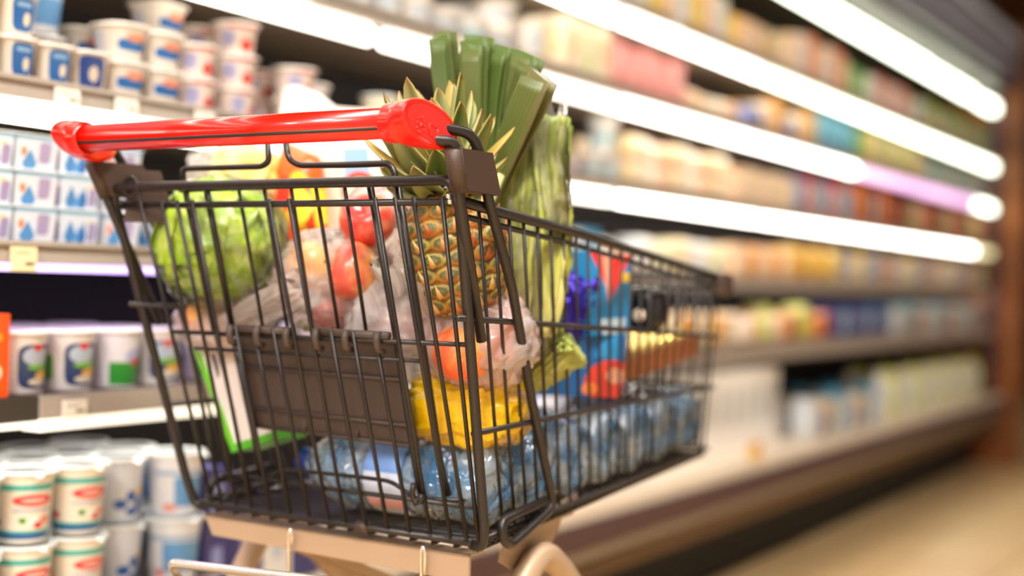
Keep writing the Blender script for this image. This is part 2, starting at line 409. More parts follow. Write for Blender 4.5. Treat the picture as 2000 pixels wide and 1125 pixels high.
# the bottom deck
DZ = .345
MB().box(A0, A1, -.045, .44, DZ - .02, DZ).build('deck', m_cream, fridge)
MB().box(A0, A1, -.06, -.045, DZ - .02, DZ + .012).build('deck_lip', m_cream, fridge)
MB().box(A0, A1, -.075, -.045, .268, DZ - .022).build('bumper', m_bump, fridge)
MB().box(A0, A1, -.07, -.045, .245, .266).build('metal_strip', m_strip, fridge)
MB().box(A0, A1, -.05, .1, .19, .245).build('kick_panel', m_kick, fridge)
MB().box(A0, A1, .08, .4, 0, .19).build('plinth', m_plinth, fridge)
MB().box(A0, A1, .1, .44, .19, .325).build('base_box', m_plinth, fridge)

# ------------------------------------------------------------------ the shopping cart
cart = link('shopping_cart', None, loc=CO, rot=CA, label='dark wire supermarket cart with red handle, filled with groceries', cat='shopping cart')
m_wire = mat('cart_coating', srgb(34, 28, 26), rough=.36, bump=.03, bscale=400)
m_plas = mat('cart_plastic', srgb(66, 50, 42), rough=.45)
m_plate = mat('seat_plastic', srgb(70, 57, 51), rough=.5)
m_red = mat('handle_red', srgb(226, 20, 2), rough=.25, coat=.3)
m_groove = mat('handle_groove', srgb(40, 30, 26), rough=.4)
m_beige = mat('chassis_beige', srgb(172, 146, 120), rough=.38, metal=.15)
m_chrome = mat('bright_metal', srgb(225, 215, 200), rough=.25, metal=.8)
m_rub = mat('wheel_rubber', srgb(45, 44, 44), rough=.7)
def cz(zr): return CZ + zr
def G(s, zr, off=0): return Vector((s, tgate(zr) + off, cz(zr)))
def Sd(t, zr, sg=1, off=0): return Vector(((sside(t, zr) + off) * sg, t, cz(zr)))

# handle: red tube with an oval end on each side
TH = -.07
hl = ont(140, 272, TH); hr = ont(806, 238, TH)
HZ = (hl.z + hr.z) / 2; HS = .245
hr_ = .0155
h = MB().rod((-HS + .01, TH, HZ), (HS - .015, TH, HZ), hr_, 24).build('handle', m_red, cart)
for ang in (205, 75):
    a = math.radians(ang); y = math.cos(a); z = math.sin(a)
    MB().rod((-HS + .02, TH + y * (hr_ - .0012), HZ + z * (hr_ - .0012)), (HS - .03, TH + y * (hr_ - .0012), HZ + z * (hr_ - .0012)), .0022, 8).build('groove_strip', m_groove, h)
def end_cap(sg):
    b = MB(); tilt = math.radians(-12)
    def ring(sv, ry, rz, cy, czz, n=36):
        out = []
        for k in range(n + 1):
            a = 2 * PI * k / n
            y = ry * math.cos(a); z = rz * math.sin(a)
            out.append(Vector((sv * sg, TH + cy + y * math.cos(tilt) - z * math.sin(tilt), HZ + czz + y * math.sin(tilt) + z * math.cos(tilt))))
        return out
    R_ = [(HS - .028, .0165, .0165, 0, 0), (HS - .026, .0195, .0195, 0, 0), (HS - .013, .0198, .0198, 0, 0), (HS - .011, .034, .0205, .012, -.001), (HS - .006, .043, .0213, .0195, -.0005), (HS + .006, .0455, .0218, .0215, .0), (HS + .008, .0448, .0212, .0215, .0), (HS + .0085, .041, .0190, .0215, .0), (HS + .0072, .0398, .018, .0215, .0), (HS + .0072, .001, .001, .0215, .0)]
    # sharp edges: each outer corner gets two rings very close together
    R2 = []
    for i, r in enumerate(R_):
        if 0 < i < len(R_) - 1:
            for q, o_ in ((.06, R_[i - 1]), (.06, R_[i + 1])): R2.append(tuple(a + (c - a) * q for a, c in zip(r, o_)))
        else: R2.append(r)
    R_ = R2
    vs = []; fs = []; S = 37
    for r in R_: vs += ring(*r)
    for i in range(len(R_) - 1):
        for k in range(36): fs.append((i * S + k, i * S + k + 1, (i + 1) * S + k + 1, (i + 1) * S + k))
    b.add(vs, fs)
    # embossed little flower and cart marks
    c0 = Vector(((HS + .0072) * sg, TH + .006, HZ - .003))
    for k in range(9):
        a = 2 * PI * k / 9
        p = c0 + Vector((0, .0065 * math.cos(a), .0075 * math.sin(a))); b.tube([p, p + Vector((.0012 * sg, 0, 0))], .0014, 8)
    b.tube([c0, c0 + Vector((.0012 * sg, 0, 0))], .0028, 10)
    q = [(.020, .001), (.026, -.001), (.033, -.003), (.033, -.014), (.026, -.012), (.020, -.010)]
    for i in range(6):
        p = [Vector(((HS + .0076) * sg, TH + y, HZ + z)) for y, z in (q[i], q[(i + 1) % 6])]; b.rod(p[0], p[1], .0006, 6)
    b.build('end_cap', m_red, h)
end_cap(1); end_cap(-1)

# rear gate
gtop = [ongate(222, 363), ongate(872, 344)]
ztop = .101; zbot = -.287
frame_pts = [G(-.215, zbot), G(-.222, zbot + .03), G(-.255, .08), G(-.252, ztop), G(.243, ztop), G(.250, .08), G(.224, zbot + .02), G(.219, zbot)]
frame_pts = [G(-.2, zbot, .006)] + frame_pts + [G(.2, zbot, .006)]
gate = MB().tube(fillet(frame_pts, .022, 6), .0056, 14).build('rear_gate', m_wire, cart)
b = MB().rod(G(-.205, zbot + .003), G(.205, zbot + .003), .0043, 12); b.build('bottom_bar', m_wire, gate)
MB().rod(G(.045, zbot + .003), G(.062, zbot + .003), .0068, 12).build('hinge_sleeve', m_plas, gate)
for s0, s1, z0 in [(-.208, -.181, .1), (-.171, -.164, .0805), (-.146, -.139, .0805), (-.121, -.115, .0805), (-.088, -.084, -.062), (-.059, -.053, -.062), (-.030, -.023, -.062), (-.003, .006, .0805), (.026, .031, .0805),
                   (.056, .062, -.062), (.087, .093, -.062), (.118, .124, -.062), (.146, .153, .0805), (.172, .180, .0805), (.196, .202, .0805), (.232, .217, .0805)]:
    # s0 measured at the top bar, s1 at the foot
    st = s0 if z0 > 0 else s0
    p = [G(st, z0 + .004, -.004), G(st + (s1 - st) * .5, (z0 - .27) / 2, -.004), G(s1, -.279, -.004)]
    MB().tube(p, .0024, 8).build('gate_wire', m_wire, gate)
for a_, b_, r in [((-.25, .0795), (.238, .0795), .0038), ((-.20, -.070), (.236, -.066), .0026), ((-.165, -.0885), (.172, -.0865), .0022), ((-.155, -.243), (.224, -.243), .0028)]:
    MB().rod(G(*a_), G(*b_), r, 8).build('gate_rod', m_wire, gate)
lp = [(520, 968), (523, 935), (550, 918), (600, 921), (690, 930), (765, 940), (800, 966), (815, 974), (905, 978)]
MB().tube(fillet([ongate(x, y, .012) for x, y in lp], .012, 4), .0026, 8).build('gate_rod', m_wire, gate)
def ring(c, r, rr, axis, n=20):
    M = frame(c, axis); return [M @ Vector((r * math.cos(2 * PI * k / n), r * math.sin(2 * PI * k / n), 0)) for k in range(n)]
MB().tube([ongate(x, y, -.008) for x, y in ((808, 946), (805, 965), (812, 985), (822, 980), (824, 966))], .0035, 8).build('gate_hook', m_wire, gate)
for x, y in ((876, 383), (879, 394)):
    c = ongate(x, y, -.006); MB().blob(.003, .003, .003, nu=10, nv=6, M=Matrix.Translation(c)).build('bolt', m_chrome, gate)
c = ongate(905, 622, -.006); MB().blob(.0036, .003, .0036, nu=12, nv=8, M=Matrix.Translation(c)).build('bolt', m_chrome, gate)

# sides
def zt_side(t): return .079 - .0845 * max(0, t - .018)      # under the top rail
def zb_side(t): return -.281 + .055 * (t - .11)
for sg in (1, -1):
    rail = MB().tube(fillet([Sd(.004, .081, sg), Sd(.3, zt_side(.3) + .004, sg), Sd(.80, .015, sg)], .02), .0058, 10).build('side_panel', m_wire, cart)
    MB().tube([Sd(.01, .067, sg, -.002), Sd(.3, zt_side(.3) - .010, sg, -.002), Sd(.79, .000, sg, -.002)], .0032, 8).build('side_rod', m_wire, rail)
    MB().tube([Sd(.02, -.038, sg, .004), Sd(.35, -.053, sg, .004), Sd(.80, -.073, sg, .004)], .0034, 8).build('side_rod', m_wire, rail)
    MB().tube([Sd(.075, -.161, sg, .004), Sd(.37, -.155, sg, .004), Sd(.80, -.150, sg, .004)], .0034, 8).build('side_rod', m_wire, rail)
    MB().tube([Sd(.125, zb_side(.125), sg, .003), Sd(.8, zb_side(.8), sg, .003)], .0036, 8).build('side_rod', m_wire, rail)
    for k in range(23):
        t = .05 + .0337 * k
        tb = t + .12 * (1 - (t - .05) / .75)
        zt = zt_side(t); zb = zb_side(tb) - .004
        MB().tube([Sd(t, zt, sg), Sd((t + tb) / 2, (zt + zb) / 2, sg), Sd(tb, zb, sg)], .0022, 6).build('side_wire', m_wire, rail)
    # nesting bumper loop outside the panel
    lo = .012
    pts = [Vector((.232 * sg, -.066, HZ + .002)), Vector((.236 * sg, -.040, HZ + .002)), Vector((.262 * sg, .008, cz(.148))), Sd(.024, .128, sg, lo), Sd(.046, .089, sg, lo), Sd(.117, -.005, sg, lo), Sd(.191, -.137, sg, lo), Sd(.255, -.238, sg, lo), Sd(.268, -.262, sg, lo), Sd(.235, -.273, sg, lo), Sd(.16, -.292, sg, lo + .004), Sd(.142, -.282, sg, lo + .004), Sd(.143, -.262, sg, lo), Sd(.245, -.252, sg, lo)]
    MB().tube(fillet(pts, .014, 5), .0056, 12).build('bumper_loop', m_wire, cart)
    pts = [Vector((.232 * sg, -.068, HZ - .006)), Vector((.240 * sg, -.045, HZ - .014)), Vector((.262 * sg, -.022, cz(.137))), Sd(-.015, .122, sg, .010), Sd(-.004, .086, sg, .008), Sd(.068, -.062, sg, .008)]
    MB().tube(fillet(pts, .012, 5), .0056, 12).build('handle_wire', m_wire, cart)
    # bracket plate
    pl = [Sd(-.026, .130, sg, .018), Sd(.040, .131, sg, .018), Sd(.066, .089, sg, .018), Sd(-.006, .090, sg, .018)]
    br = MB().prism(pl, (-.020 * sg, 0, 0)); br.tube([pl[0] + Vector((-.009 * sg, .002, 0)), pl[3] + Vector((-.009 * sg, .002, 0))], .009, 14); br.build('handle_bracket', m_plas, cart)
    # front corner bumper
    c = Sd(.795, .008, sg)
    MB().blob(.012, .022, .0175, .35, .35, nu=24, nv=14, M=Matrix.Translation(c + Vector((.002 * sg, 0, -.004)))).build('corner_bumper', m_plas, cart)
    # seat latch with a round eye, seen on the left
    if sg < 0:
        lt = [ongate(x, y, .018) for x, y in ((262, 372), (300, 335), (312, 372), (318, 398), (262, 398))]
        q = MB().prism([Vector((-.232, .004, cz(.122))), Vector((-.208, .03, cz(.122))), Vector((-.196, .045, cz(.06))), Vector((-.236, .004, cz(.06)))], (0, .004, 0)); q.build('seat_latch', m_plas, cart)
        MB().tube(ring(Vector((-.222, .0, cz(.101))), .011, .003, (0, 1, 0)), .003, 8, closed=True).build('latch_ring', m_wire, cart)
# front panel
fp = MB().rod(Sd(.80, .015, -1), Sd(.80, .015, 1), .0052, 10).build('front_panel', m_wire, cart)
for zr, r in ((.000, .0032), (-.073, .0034), (-.150, .0034), (-.243, .0036)):
    MB().rod(Sd(.80, zr, -1), Sd(.80, zr, 1), r, 8).build('front_rod', m_wire, fp)
for k in range(13):
    u = (k + .5) / 13 * 2 - 1
    MB().rod((sside(.8, .01) * u, .80, cz(.012)), (sside(.8, -.243) * u, .80, cz(-.247)), .0022, 6).build('front_wire', m_wire, fp)
# basket floor: one woven grid
b = MB()
def zf(t): return zb_side(t) - .006
for k in range(47):
    t = .118 + k * .0146; ws = sside(t, -.28) + .004
    n = 14; P = []
    for i in range(n + 1):
        s_ = -ws + 2 * ws * i / n; P.append((s_, t, cz(zf(t))))
    b.tube([P[0], P[-1]], .0023, 6)
for i in range(15):
    u = -1 + 2 * i / 14
    P = [(u * sside(t, -.28), t, cz(zf(t)) - .004) for t in (.112, .35, .6, .802)]
    b.tube(P, .0026, 6)
bf = b.build('basket_floor', m_wire, cart)

# child seat folded against the gate
seat = MB()
sp = [(773, 366), (772, 338), (760, 319), (670, 322), (584, 323), (564, 312), (556, 268)]
P1 = [ont(x, y, .018) for x, y in sp]
sp2 = [(358, 352), (357, 331), (372, 329), (440, 327), (512, 325), (525, 316), (522, 268)]
P2 = [ont(x, y, .018) for x, y in sp2]
seat.tube(fillet(P1, .01, 5), .0036, 10)
st = seat.build('child_seat', m_wire, cart)
MB().tube(fillet(P2, .01, 5), .0036, 10).build('seat_loop', m_wire, st)
MB().rod(ongate(352, 371, .014), ongate(784, 355, .014), .0034, 8).build('seat_rod', m_wire, st)
bw = [((361, 366), (419, 645), .0038), ((403, 366), (453, 638), .0040), ((465, 362), (515, 650), .0022), ((515, 362), (563, 652), .0022), ((616, 360), (663, 655), .0022), ((568, 362), (612, 655), .0022), ((672, 358), (717, 660), .0022)]
for a_, b_, r in bw: MB().rod(ongate(*a_, .014), ongate(*b_, .026), r, 8).build('seat_wire', m_wire, st)
for pts, r in (([(722, 358), (773, 652), (811, 905), (822, 966)], .0040), ([(775, 352), (828, 690), (860, 905), (876, 968)], .0040), ([(453, 638), (496, 845), (510, 926)], .0045), ([(419, 645), (455, 800), (478, 925)], .0024)):
    MB().tube([ongate(x, y, .022) for x, y in pts], r, 8).build('seat_wire', m_wire, st)
pc = [ongate(x, y, .030) for x, y in ((458, 650), (768, 668), (812, 872), (500, 832))]
pb = MB().prism(pc, (0, .008, 0))
for f in (.0, .36, .80, 1.0):
    a_ = pc[0].lerp(pc[3], f); c_ = pc[1].lerp(pc[2], f)
    pb.rod(a_ + Vector((0, -.002, 0)), c_ + Vector((0, -.002, 0)), .0022, 8)
for f in (0, .33, .66, 1):
    a_ = pc[3].lerp(pc[2], f); pb.rod(a_ + Vector((0, -.003, .0)), a_ + Vector((0, -.003, .014)), .0024, 6)
plate = pb.build('seat_plate', m_plate, st)
for x0, y0, x1, y1 in ((455, 641, 568, 647), (622, 648, 760, 656)):
    MB().rod(ongate(x0, y0, .0), ongate(x1, y1, .0), .0045, 10).build('seat_hinge', m_plate, plate)
for x, y in ((455, 650), (507, 652), (565, 655), (622, 658), (680, 661), (742, 664)):
    c = ongate(x, y, -.004)
    MB().tube([c + Vector((0, -.004, .009)), c + Vector((0, -.006, 0)), c + Vector((0, -.003, -.010)), c + Vector((0, .006, -.013))], .0042, 8).build('seat_hook', m_plate, plate)

# chassis
ch = MB()
ch.prism([(-.200, .112, cz(-.298)), (.2, .112, cz(-.298)), (.2, .112, cz(-.328)), (-.186, .112, cz(-.322))], (0, .004, 0))
ch.prism([(-.2, .112, cz(-.298)), (.2, .112, cz(-.298)), (.2, .145, cz(-.298)), (-.2, .145, cz(-.298))], (0, 0, -.003))
chs = ch.build('chassis', m_beige, cart)
for sg in (1, -1):
    gp = [(988, 1052), (1060, 1008), (1128, 962), (1128, 985), (1118, 1005), (1097, 1013), (1086, 1045), (1074, 1068), (1050, 1110), (1000, 1112), (978, 1098)]
    P = [onside(x, y, 1, -.006) for x, y in gp]
    P = [Vector((p.x * sg, p.y, p.z)) for p in P]
    MB().prism(P, (-.004 * sg, 0, 0)).build('side_plate', m_beige, chs)
    s0 = .205 * sg
    A = onside(1050, 1066, 1, .002); rt = .0155
    arch = [(s0, A.y - .30, .11), (s0, A.y - .10, A.z - .115), (s0, A.y - .042, A.z - .032), (s0, A.y, A.z - .004), (s0, A.y + .04, A.z - .03), (s0, A.y + .12, A.z - .105), (s0, A.y + .45, .11)]
    MB().tube(fillet(arch, .03, 6), rt, 16).build('leg', m_beige, chs)
    for t_ in (A.y - .30, A.y + .45):
        ca = link('caster', None, cart, loc=(s0, t_, 0))
        MB().prism([(-.018, -.02, .05), (-.018, .03, .05), (-.018, .025, .125), (-.018, -.025, .125)], (.004, 0, 0)).prism([(.014, -.02, .05), (.014, .03, .05), (.014, .025, .125), (.014, -.025, .125)], (.004, 0, 0)).box(-.018, .018, -.025, .025, .12, .125).rod((-.02, 0, .055), (.02, 0, .055), .005).build('fork', m_chrome, ca)
        MB().lathe([(.045, -.013), (.055, -.009), (.055, .009), (.045, .013)], 24, M=Matrix.Translation((0, 0, .055)) @ Matrix.Rotation(PI / 2, 4, 'Y')).build('wheel', m_rub, ca)
MB().tube(fillet([Vector((-.215, .10, cz(-.40))), ont(334, 1100, .0), ont(900, 1165, .0), Vector((.215, .10, cz(-.40)))], .012, 5), .0055, 10).build('rear_rod', m_chrome, chs)
d0 = ont(575, 1058, .16); d1 = ont(770, 1140, .30)
MB().prism([d0, d0 + Vector((.045, 0, 0)), d1 + Vector((.05, 0, 0)), d1], (0, 0, -.012)).build('cross_brace', m_beige, chs)
# clamp rings at both lower gate corners
for sg in (1, -1):
    c = G(.209 * sg, zbot + .004)
    MB().tube(ring(c, .0125, .002, (1, 0, 0), 24), .0022, 8, closed=True).build('hinge_ring', m_chrome, chs)
for x, y0, y1 in ((567, 1036, 1150), (826, 1070, 1165)):
    a_ = ont(x, y0, .10); c_ = ont(x, y1, .10)
    pts = [c_ + Vector((-.002, 0, 0)), a_ + Vector((-.003, 0, -.004)), a_ + Vector((0, 0, .002)), a_ + Vector((.003, 0, -.004)), a_ + Vector((.003, 0, -.016 if x < 700 else -.03))]
    MB().tube(fillet(pts, .002, 3), .0018, 8).build('chain_hook', m_chrome, chs)
# lower rack
b = MB()
for k in range(9): b.rod((-.19 + .0475 * k, .1, .2), (-.13 + .0325 * k, .72, .2), .0025)
for t_ in (.1, .4, .72): b.rod((-.21, t_, .197), (.21, t_, .197), .004)
b.build('lower_rack', m_wire, chs)

# ------------------------------------------------------------------ products on the shelves
WHT = srgb(238, 228, 214); CRM = srgb(240, 222, 190)
NAVY = srgb(24, 40, 110); BLU = srgb(24, 92, 176); LBL = srgb(140, 182, 226); RED = srgb(214, 40, 34); GRN = srgb(60, 150, 40); YEL = srgb(246, 196, 30); ORG = srgb(240, 120, 24)
TEAL = srgb(70, 178, 170); PINK = srgb(238, 150, 150); LIL = srgb(120, 110, 160)
PROTO = {}
def proto(key, fn):
    if key not in PROTO: PROTO[key] = fn()
    return PROTO[key]
m_foil = mat('foil_lid', srgb(236, 242, 242), rough=.3)
m_foilw = mat('white_lid', srgb(236, 228, 218), rough=.4)
# every maker returns (height, half width, [(part name, mesh)]) with the first mesh as the thing itself
def cup(name, r0, r1, h, m, sq=2.0, lid=True, lidm=None, tab=False, stripes=True):
    def f():
        b = MB().lathe([(r0 * .92, 0), (r0, .003), (r1 * .985, h * .93), (r1, h * .94), (r1 * 1.07, h * .955), (r1 * 1.07, h)], 28, sq)
        parts = [(name, b.mesh(name, m))]
        if lid:
            l = MB().lathe([(r1 * 1.11, h - .0025), (r1 * 1.12, h + .0005), (r1 * 1.08, h + .002), (r1 * .9, h + .0012), (r1 * .88, h + .0)], 28, sq)
            if tab: l.prism([(-.006, -r1 * 1.1, h), (.006, -r1 * 1.1, h), (.004, -r1 * 1.32, h - .004), (-.004, -r1 * 1.32, h - .004)], (0, 0, .0008))
            parts.append(('lid', l.mesh('lid', lidm or m_foil)))
        return h + .003, r1 * 1.12, parts
    return proto((name, m.name, r0, r1, h, sq), f)
def boxy(name, wx, wy, h, m, pil=0, top=None):
    def f():
        b = MB()
        if pil: b.blob(wx / 2, wy / 2, h / 2, .3, .35, nu=28, nv=16, M=Matrix.Translation((0, 0, h / 2)))
        else:
            b.box(-wx / 2, wx / 2, -wy / 2, wy / 2, 0, h)
            if top == 'gable':
                b.prism([(-wx / 2, -wy / 2, h), (-wx / 2, wy / 2, h), (-wx / 2, 0, h + .03)], (wx, 0, 0)); b.box(-wx / 2, wx / 2, -.002, .002, h + .028, h + .045)
        return h + (.045 if top == 'gable' else 0), wx / 2, [(name, b.mesh(name, m))]
    return proto((name, m.name, wx, wy, h), f)
def bottle(name, r, h, m, capm, neck=.35):
    def f():
        b = MB().lathe([(r * .9, 0), (r, .006), (r, h * .55), (r * .96, h * .62), (r * .6, h * .78), (r * neck, h * .86), (r * neck, h * .92)], 20)
        c = MB().lathe([(r * neck * 1.15, h * .9), (r * neck * 1.15, h), (r * neck * .9, h * 1.005)], 16)
        return h * 1.005, r, [(name, b.mesh(name, m)), ('cap', c.mesh('cap', capm))]
    return proto((name, m.name, r, h), f)

P_teal = pmat('print_teal', WHT, [('r', .5, .80, .5, .045, TEAL), ('r', .5, .12, .5, .045, srgb(20, 90, 150)), ('r', .5, .18, .5, .018, TEAL), ('e', .5, .62, .13, .085, srgb(222, 60, 62)), ('e', .5, .62, .08, .03, srgb(250, 190, 180)),
    ('r', .5, .48, .13, .015, srgb(140, 150, 190)), ('e', .43, .34, .025, .045, GRN), ('e', .5, .33, .04, .06, srgb(248, 244, 240)), ('e', .53, .27, .03, .05, RED), ('e', .58, .34, .04, .055, srgb(238, 140, 110)),
    ('r', .95, .45, .09, .25, srgb(186, 188, 206)), ('r', .95, .4, .05, .09, srgb(150, 155, 190)), ('e', .25, .3, .03, .05, RED)])
P_bluel = pmat('print_blue_light', srgb(222, 226, 236), [('r', .5, .4, .17, .24, srgb(96, 156, 214)), ('r', .5, .7, .3, .04, srgb(160, 186, 220)), ('e', .3, .15, .05, .06, srgb(226, 140, 130))])
P_bluef = pmat('print_blue_flower', srgb(214, 222, 240), [('e', .42, .3, .05, .08, BLU), ('e', .5, .42, .04, .09, BLU), ('e', .58, .3, .05, .1, srgb(20, 70, 150)), ('e', .52, .18, .06, .07, BLU), ('e', .58, .5, .045, .06, YEL), ('r', .2, .5, .07, .3, srgb(170, 190, 230))])
P_egg = pmat('print_blue_square', srgb(226, 214, 198), [('q', .5, .5, .105, .40, srgb(22, 98, 168)), ('e', .535, .40, .032, .16, srgb(240, 222, 196)), ('r', .5, .74, .07, .05, srgb(140, 180, 214)), ('q', .82, .5, .05, .36, srgb(150, 146, 180)), ('q', .2, .5, .05, .36, srgb(24, 70, 150))])
P_egg2 = pmat('print_blue_dark', srgb(232, 216, 198), [('q', .46, .5, .12, .42, srgb(20, 62, 134)), ('e', .47, .46, .05, .2, srgb(226, 206, 180)), ('e', .66, .68, .03, .13, YEL), ('e', .67, .4, .02, .12, ORG)])
P_band = pmat('print_blue_band', srgb(232, 222, 210), [('q', .5, .44, .13, .16, srgb(20, 106, 178)), ('e', .52, .66, .09, .12, srgb(238, 150, 110)), ('q', .8, .5, .05, .25, LIL), ('r', .2, .5, .06, .3, srgb(206, 204, 214))])
P_redt = pmat('print_red', srgb(240, 222, 212), [('e', .52, .3, .06, .2, srgb(228, 60, 44)), ('r', .5, .93, .14, .07, srgb(228, 70, 60)), ('q', .36, .5, .05, .25, srgb(170, 170, 210)), ('e', .8, .4, .06, .2, RED)])
P_mount = pmat('print_mountains', srgb(206, 214, 226), [('r', .5, .93, .5, .07, srgb(140, 180, 206)), ('d', .25, .2, .16, .5, srgb(70, 130, 190)), ('d', .5, .15, .14, .4, srgb(84, 146, 206)), ('d', .6, .2, .1, .5, srgb(40, 100, 170)), ('e', .78, .62, .05, .12, YEL), ('q', .85, .35, .11, .3, srgb(150, 138, 176))])
P_mount2 = pmat('print_mountains_purple', srgb(210, 212, 222), [('r', .5, .93, .5, .07, srgb(140, 176, 206)), ('q', .68, .5, .16, .32, srgb(160, 146, 180)), ('d', .3, .15, .2, .45, srgb(80, 140, 196)), ('e', .15, .5, .06, .14, ORG)])
P_green = pmat('print_green', srgb(226, 220, 222), [('q', .5, .45, .15, .36, srgb(38, 62, 110)), ('e', .48, .62, .1, .16, srgb(180, 196, 220)), ('e', .48, .76, .035, .06, RED), ('e', .52, .44, .11, .05, srgb(120, 190, 50)), ('e', .56, .30, .09, .08, srgb(246, 190, 60)), ('e', .52, .2, .1, .06, WHT), ('r', .8, .5, .07, .33, srgb(134, 140, 196)), ('q', .2, .4, .07, .22, srgb(90, 180, 50))])
P_green2 = pmat('print_deep_green', srgb(220, 218, 230), [('r', .5, .25, .2, .2, srgb(30, 140, 40)), ('e', .5, .55, .09, .14, srgb(170, 180, 220)), ('e', .5, .45, .04, .07, RED), ('r', .8, .5, .07, .3, srgb(140, 140, 200))])
P_orange = pmat('print_orange', srgb(244, 84, 20), [('e', .5, .3, .3, .12, srgb(250, 220, 190)), ('e', .5, .72, .3, .07, srgb(250, 160, 40))])
P_lemon = pmat('print_lemon', srgb(236, 230, 196), [('q', .5, .5, .13, .35, srgb(176, 206, 96)), ('e', .5, .6, .07, .15, WHT)])
P_cream = pmat('print_cream', srgb(242, 232, 202), [('r', .5, .3, .15, .08, srgb(206, 214, 190))])
P_tealw = pmat('print_pale_teal', srgb(228, 232, 232), [('r', .5, .45, .5, .09, srgb(140, 200, 210)), ('q', .6, .7, .1, .12, srgb(226, 176, 176))])
def plain(n, c, c2=None): return pmat('pack_' + n, c, [('q', .5, .55, .2, .25, c2)] if c2 else [])
PK_pink = plain('pink', srgb(238, 150, 146), srgb(248, 210, 200)); PK_cr = plain('cream', CRM, srgb(228, 200, 150)); PK_or = plain('orange', srgb(232, 120, 44), srgb(250, 200, 130))
PK_gr = plain('green', srgb(104, 170, 70), srgb(220, 236, 190)); PK_bl = plain('blue', srgb(70, 150, 190), srgb(190, 220, 236)); PK_tq = plain('turquoise', srgb(30, 160, 196), srgb(170, 220, 230))
PK_ye = plain('yellow', srgb(244, 196, 40), srgb(250, 236, 150)); PK_na = plain('navy', srgb(60, 56, 120), srgb(140, 150, 200)); PK_rd = plain('red', srgb(220, 50, 48), srgb(250, 220, 210))
PK_wh = plain('white', srgb(242, 236, 228), srgb(206, 214, 222)); PK_br = plain('brown', srgb(170, 84, 30), srgb(230, 160, 90)); PK_lm = plain('lime', srgb(206, 214, 50), srgb(240, 240, 160))
PK_pe = plain('peach', srgb(246, 206, 168), srgb(250, 232, 214)); PK_am = plain('amber', srgb(238, 160, 50), srgb(250, 214, 120)); PK_gy = plain('grey', srgb(196, 190, 176), srgb(150, 150, 160)); PK_wd = plain('maroon', srgb(130, 40, 60), srgb(220, 150, 150))

def K_teal(): return cup('yogurt_cup', .031, .039, .093, P_teal, lid=True, tab=True)
def K_bluel(): return cup('yogurt_cup', .033, .041, .092, P_bluel, tab=True)
def K_bluef(): return cup('yogurt_cup', .031, .038, .091, P_bluef, tab=True)
def K_egg(): return cup('cream_tub', .021, .0262, .054, P_egg, sq=4.5, lidm=m_foilw)
def K_egg2(): return cup('cream_tub', .022, .0268, .054, P_egg2, sq=4.5, lidm=m_foilw)
def K_band(): return cup('cream_tub', .026, .033, .050, P_band, sq=3.5, lidm=m_foilw)
def K_redt(): return cup('dessert_tub', .029, .0355, .048, P_redt, lidm=m_foilw)
def K_green(): return cup('yogurt_cup', .030, .036, .080, P_green, lidm=m_foilw)
def K_green2(): return cup('yogurt_cup', .030, .036, .080, P_green2, lidm=m_foilw)
def K_mount(): return boxy_mount(P_mount)
def K_mount2(): return boxy_mount(P_mount2)
def boxy_mount(m):
    def f():
        h = .044; b = MB()
        b.prism([(-.031, -.030, 0), (.031, -.030, 0), (.031, .030, 0), (-.031, .030, 0)], (0, 0, .002))
        for q in (((-.031, -.03), (.031, -.03), (.034, -.034), (-.034, -.034)), ((.031, -.03), (.031, .03), (.034, .034), (.034, -.034)), ((.031, .03), (-.031, .03), (-.034, .034), (.034, .034)), ((-.031, .03), (-.031, -.03), (-.034, -.034), (-.034, .034))):
            b.add([(q[0][0], q[0][1], .001), (q[1][0], q[1][1], .001), (q[2][0], q[2][1], h), (q[3][0], q[3][1], h)], [(0, 1, 2, 3)], [(0, 0), (1, 0), (1, 1), (0, 1)], smooth=False)
        l = MB().box(-.0355, .0355, -.0355, .0355, h, h + .0015)
        return h + .002, .0355, [('yogurt_pack', b.mesh('yogurt_pack', m)), ('lid', l.mesh('lid', m_foil))]
    return proto(('mount', m.name), f)
def C(m, w_=.07, d=.06, h=.12, top=None, name='carton'): return lambda: boxy(name, w_, d, h, m, top=top)
def PL(m, w_=.09, d=.06, h=.07, name='food_pouch'): return lambda: boxy(name, w_, d, h, m, pil=1)
def TB(m, r=.042, h=.06, name='tub'): return lambda: cup(name, r * .85, r, h, m, lidm=m_foilw)
def BT(m, r=.03, h=.15, capm=None, name='milk_bottle'): return lambda: bottle(name, r, h, m, capm or PK_rd)

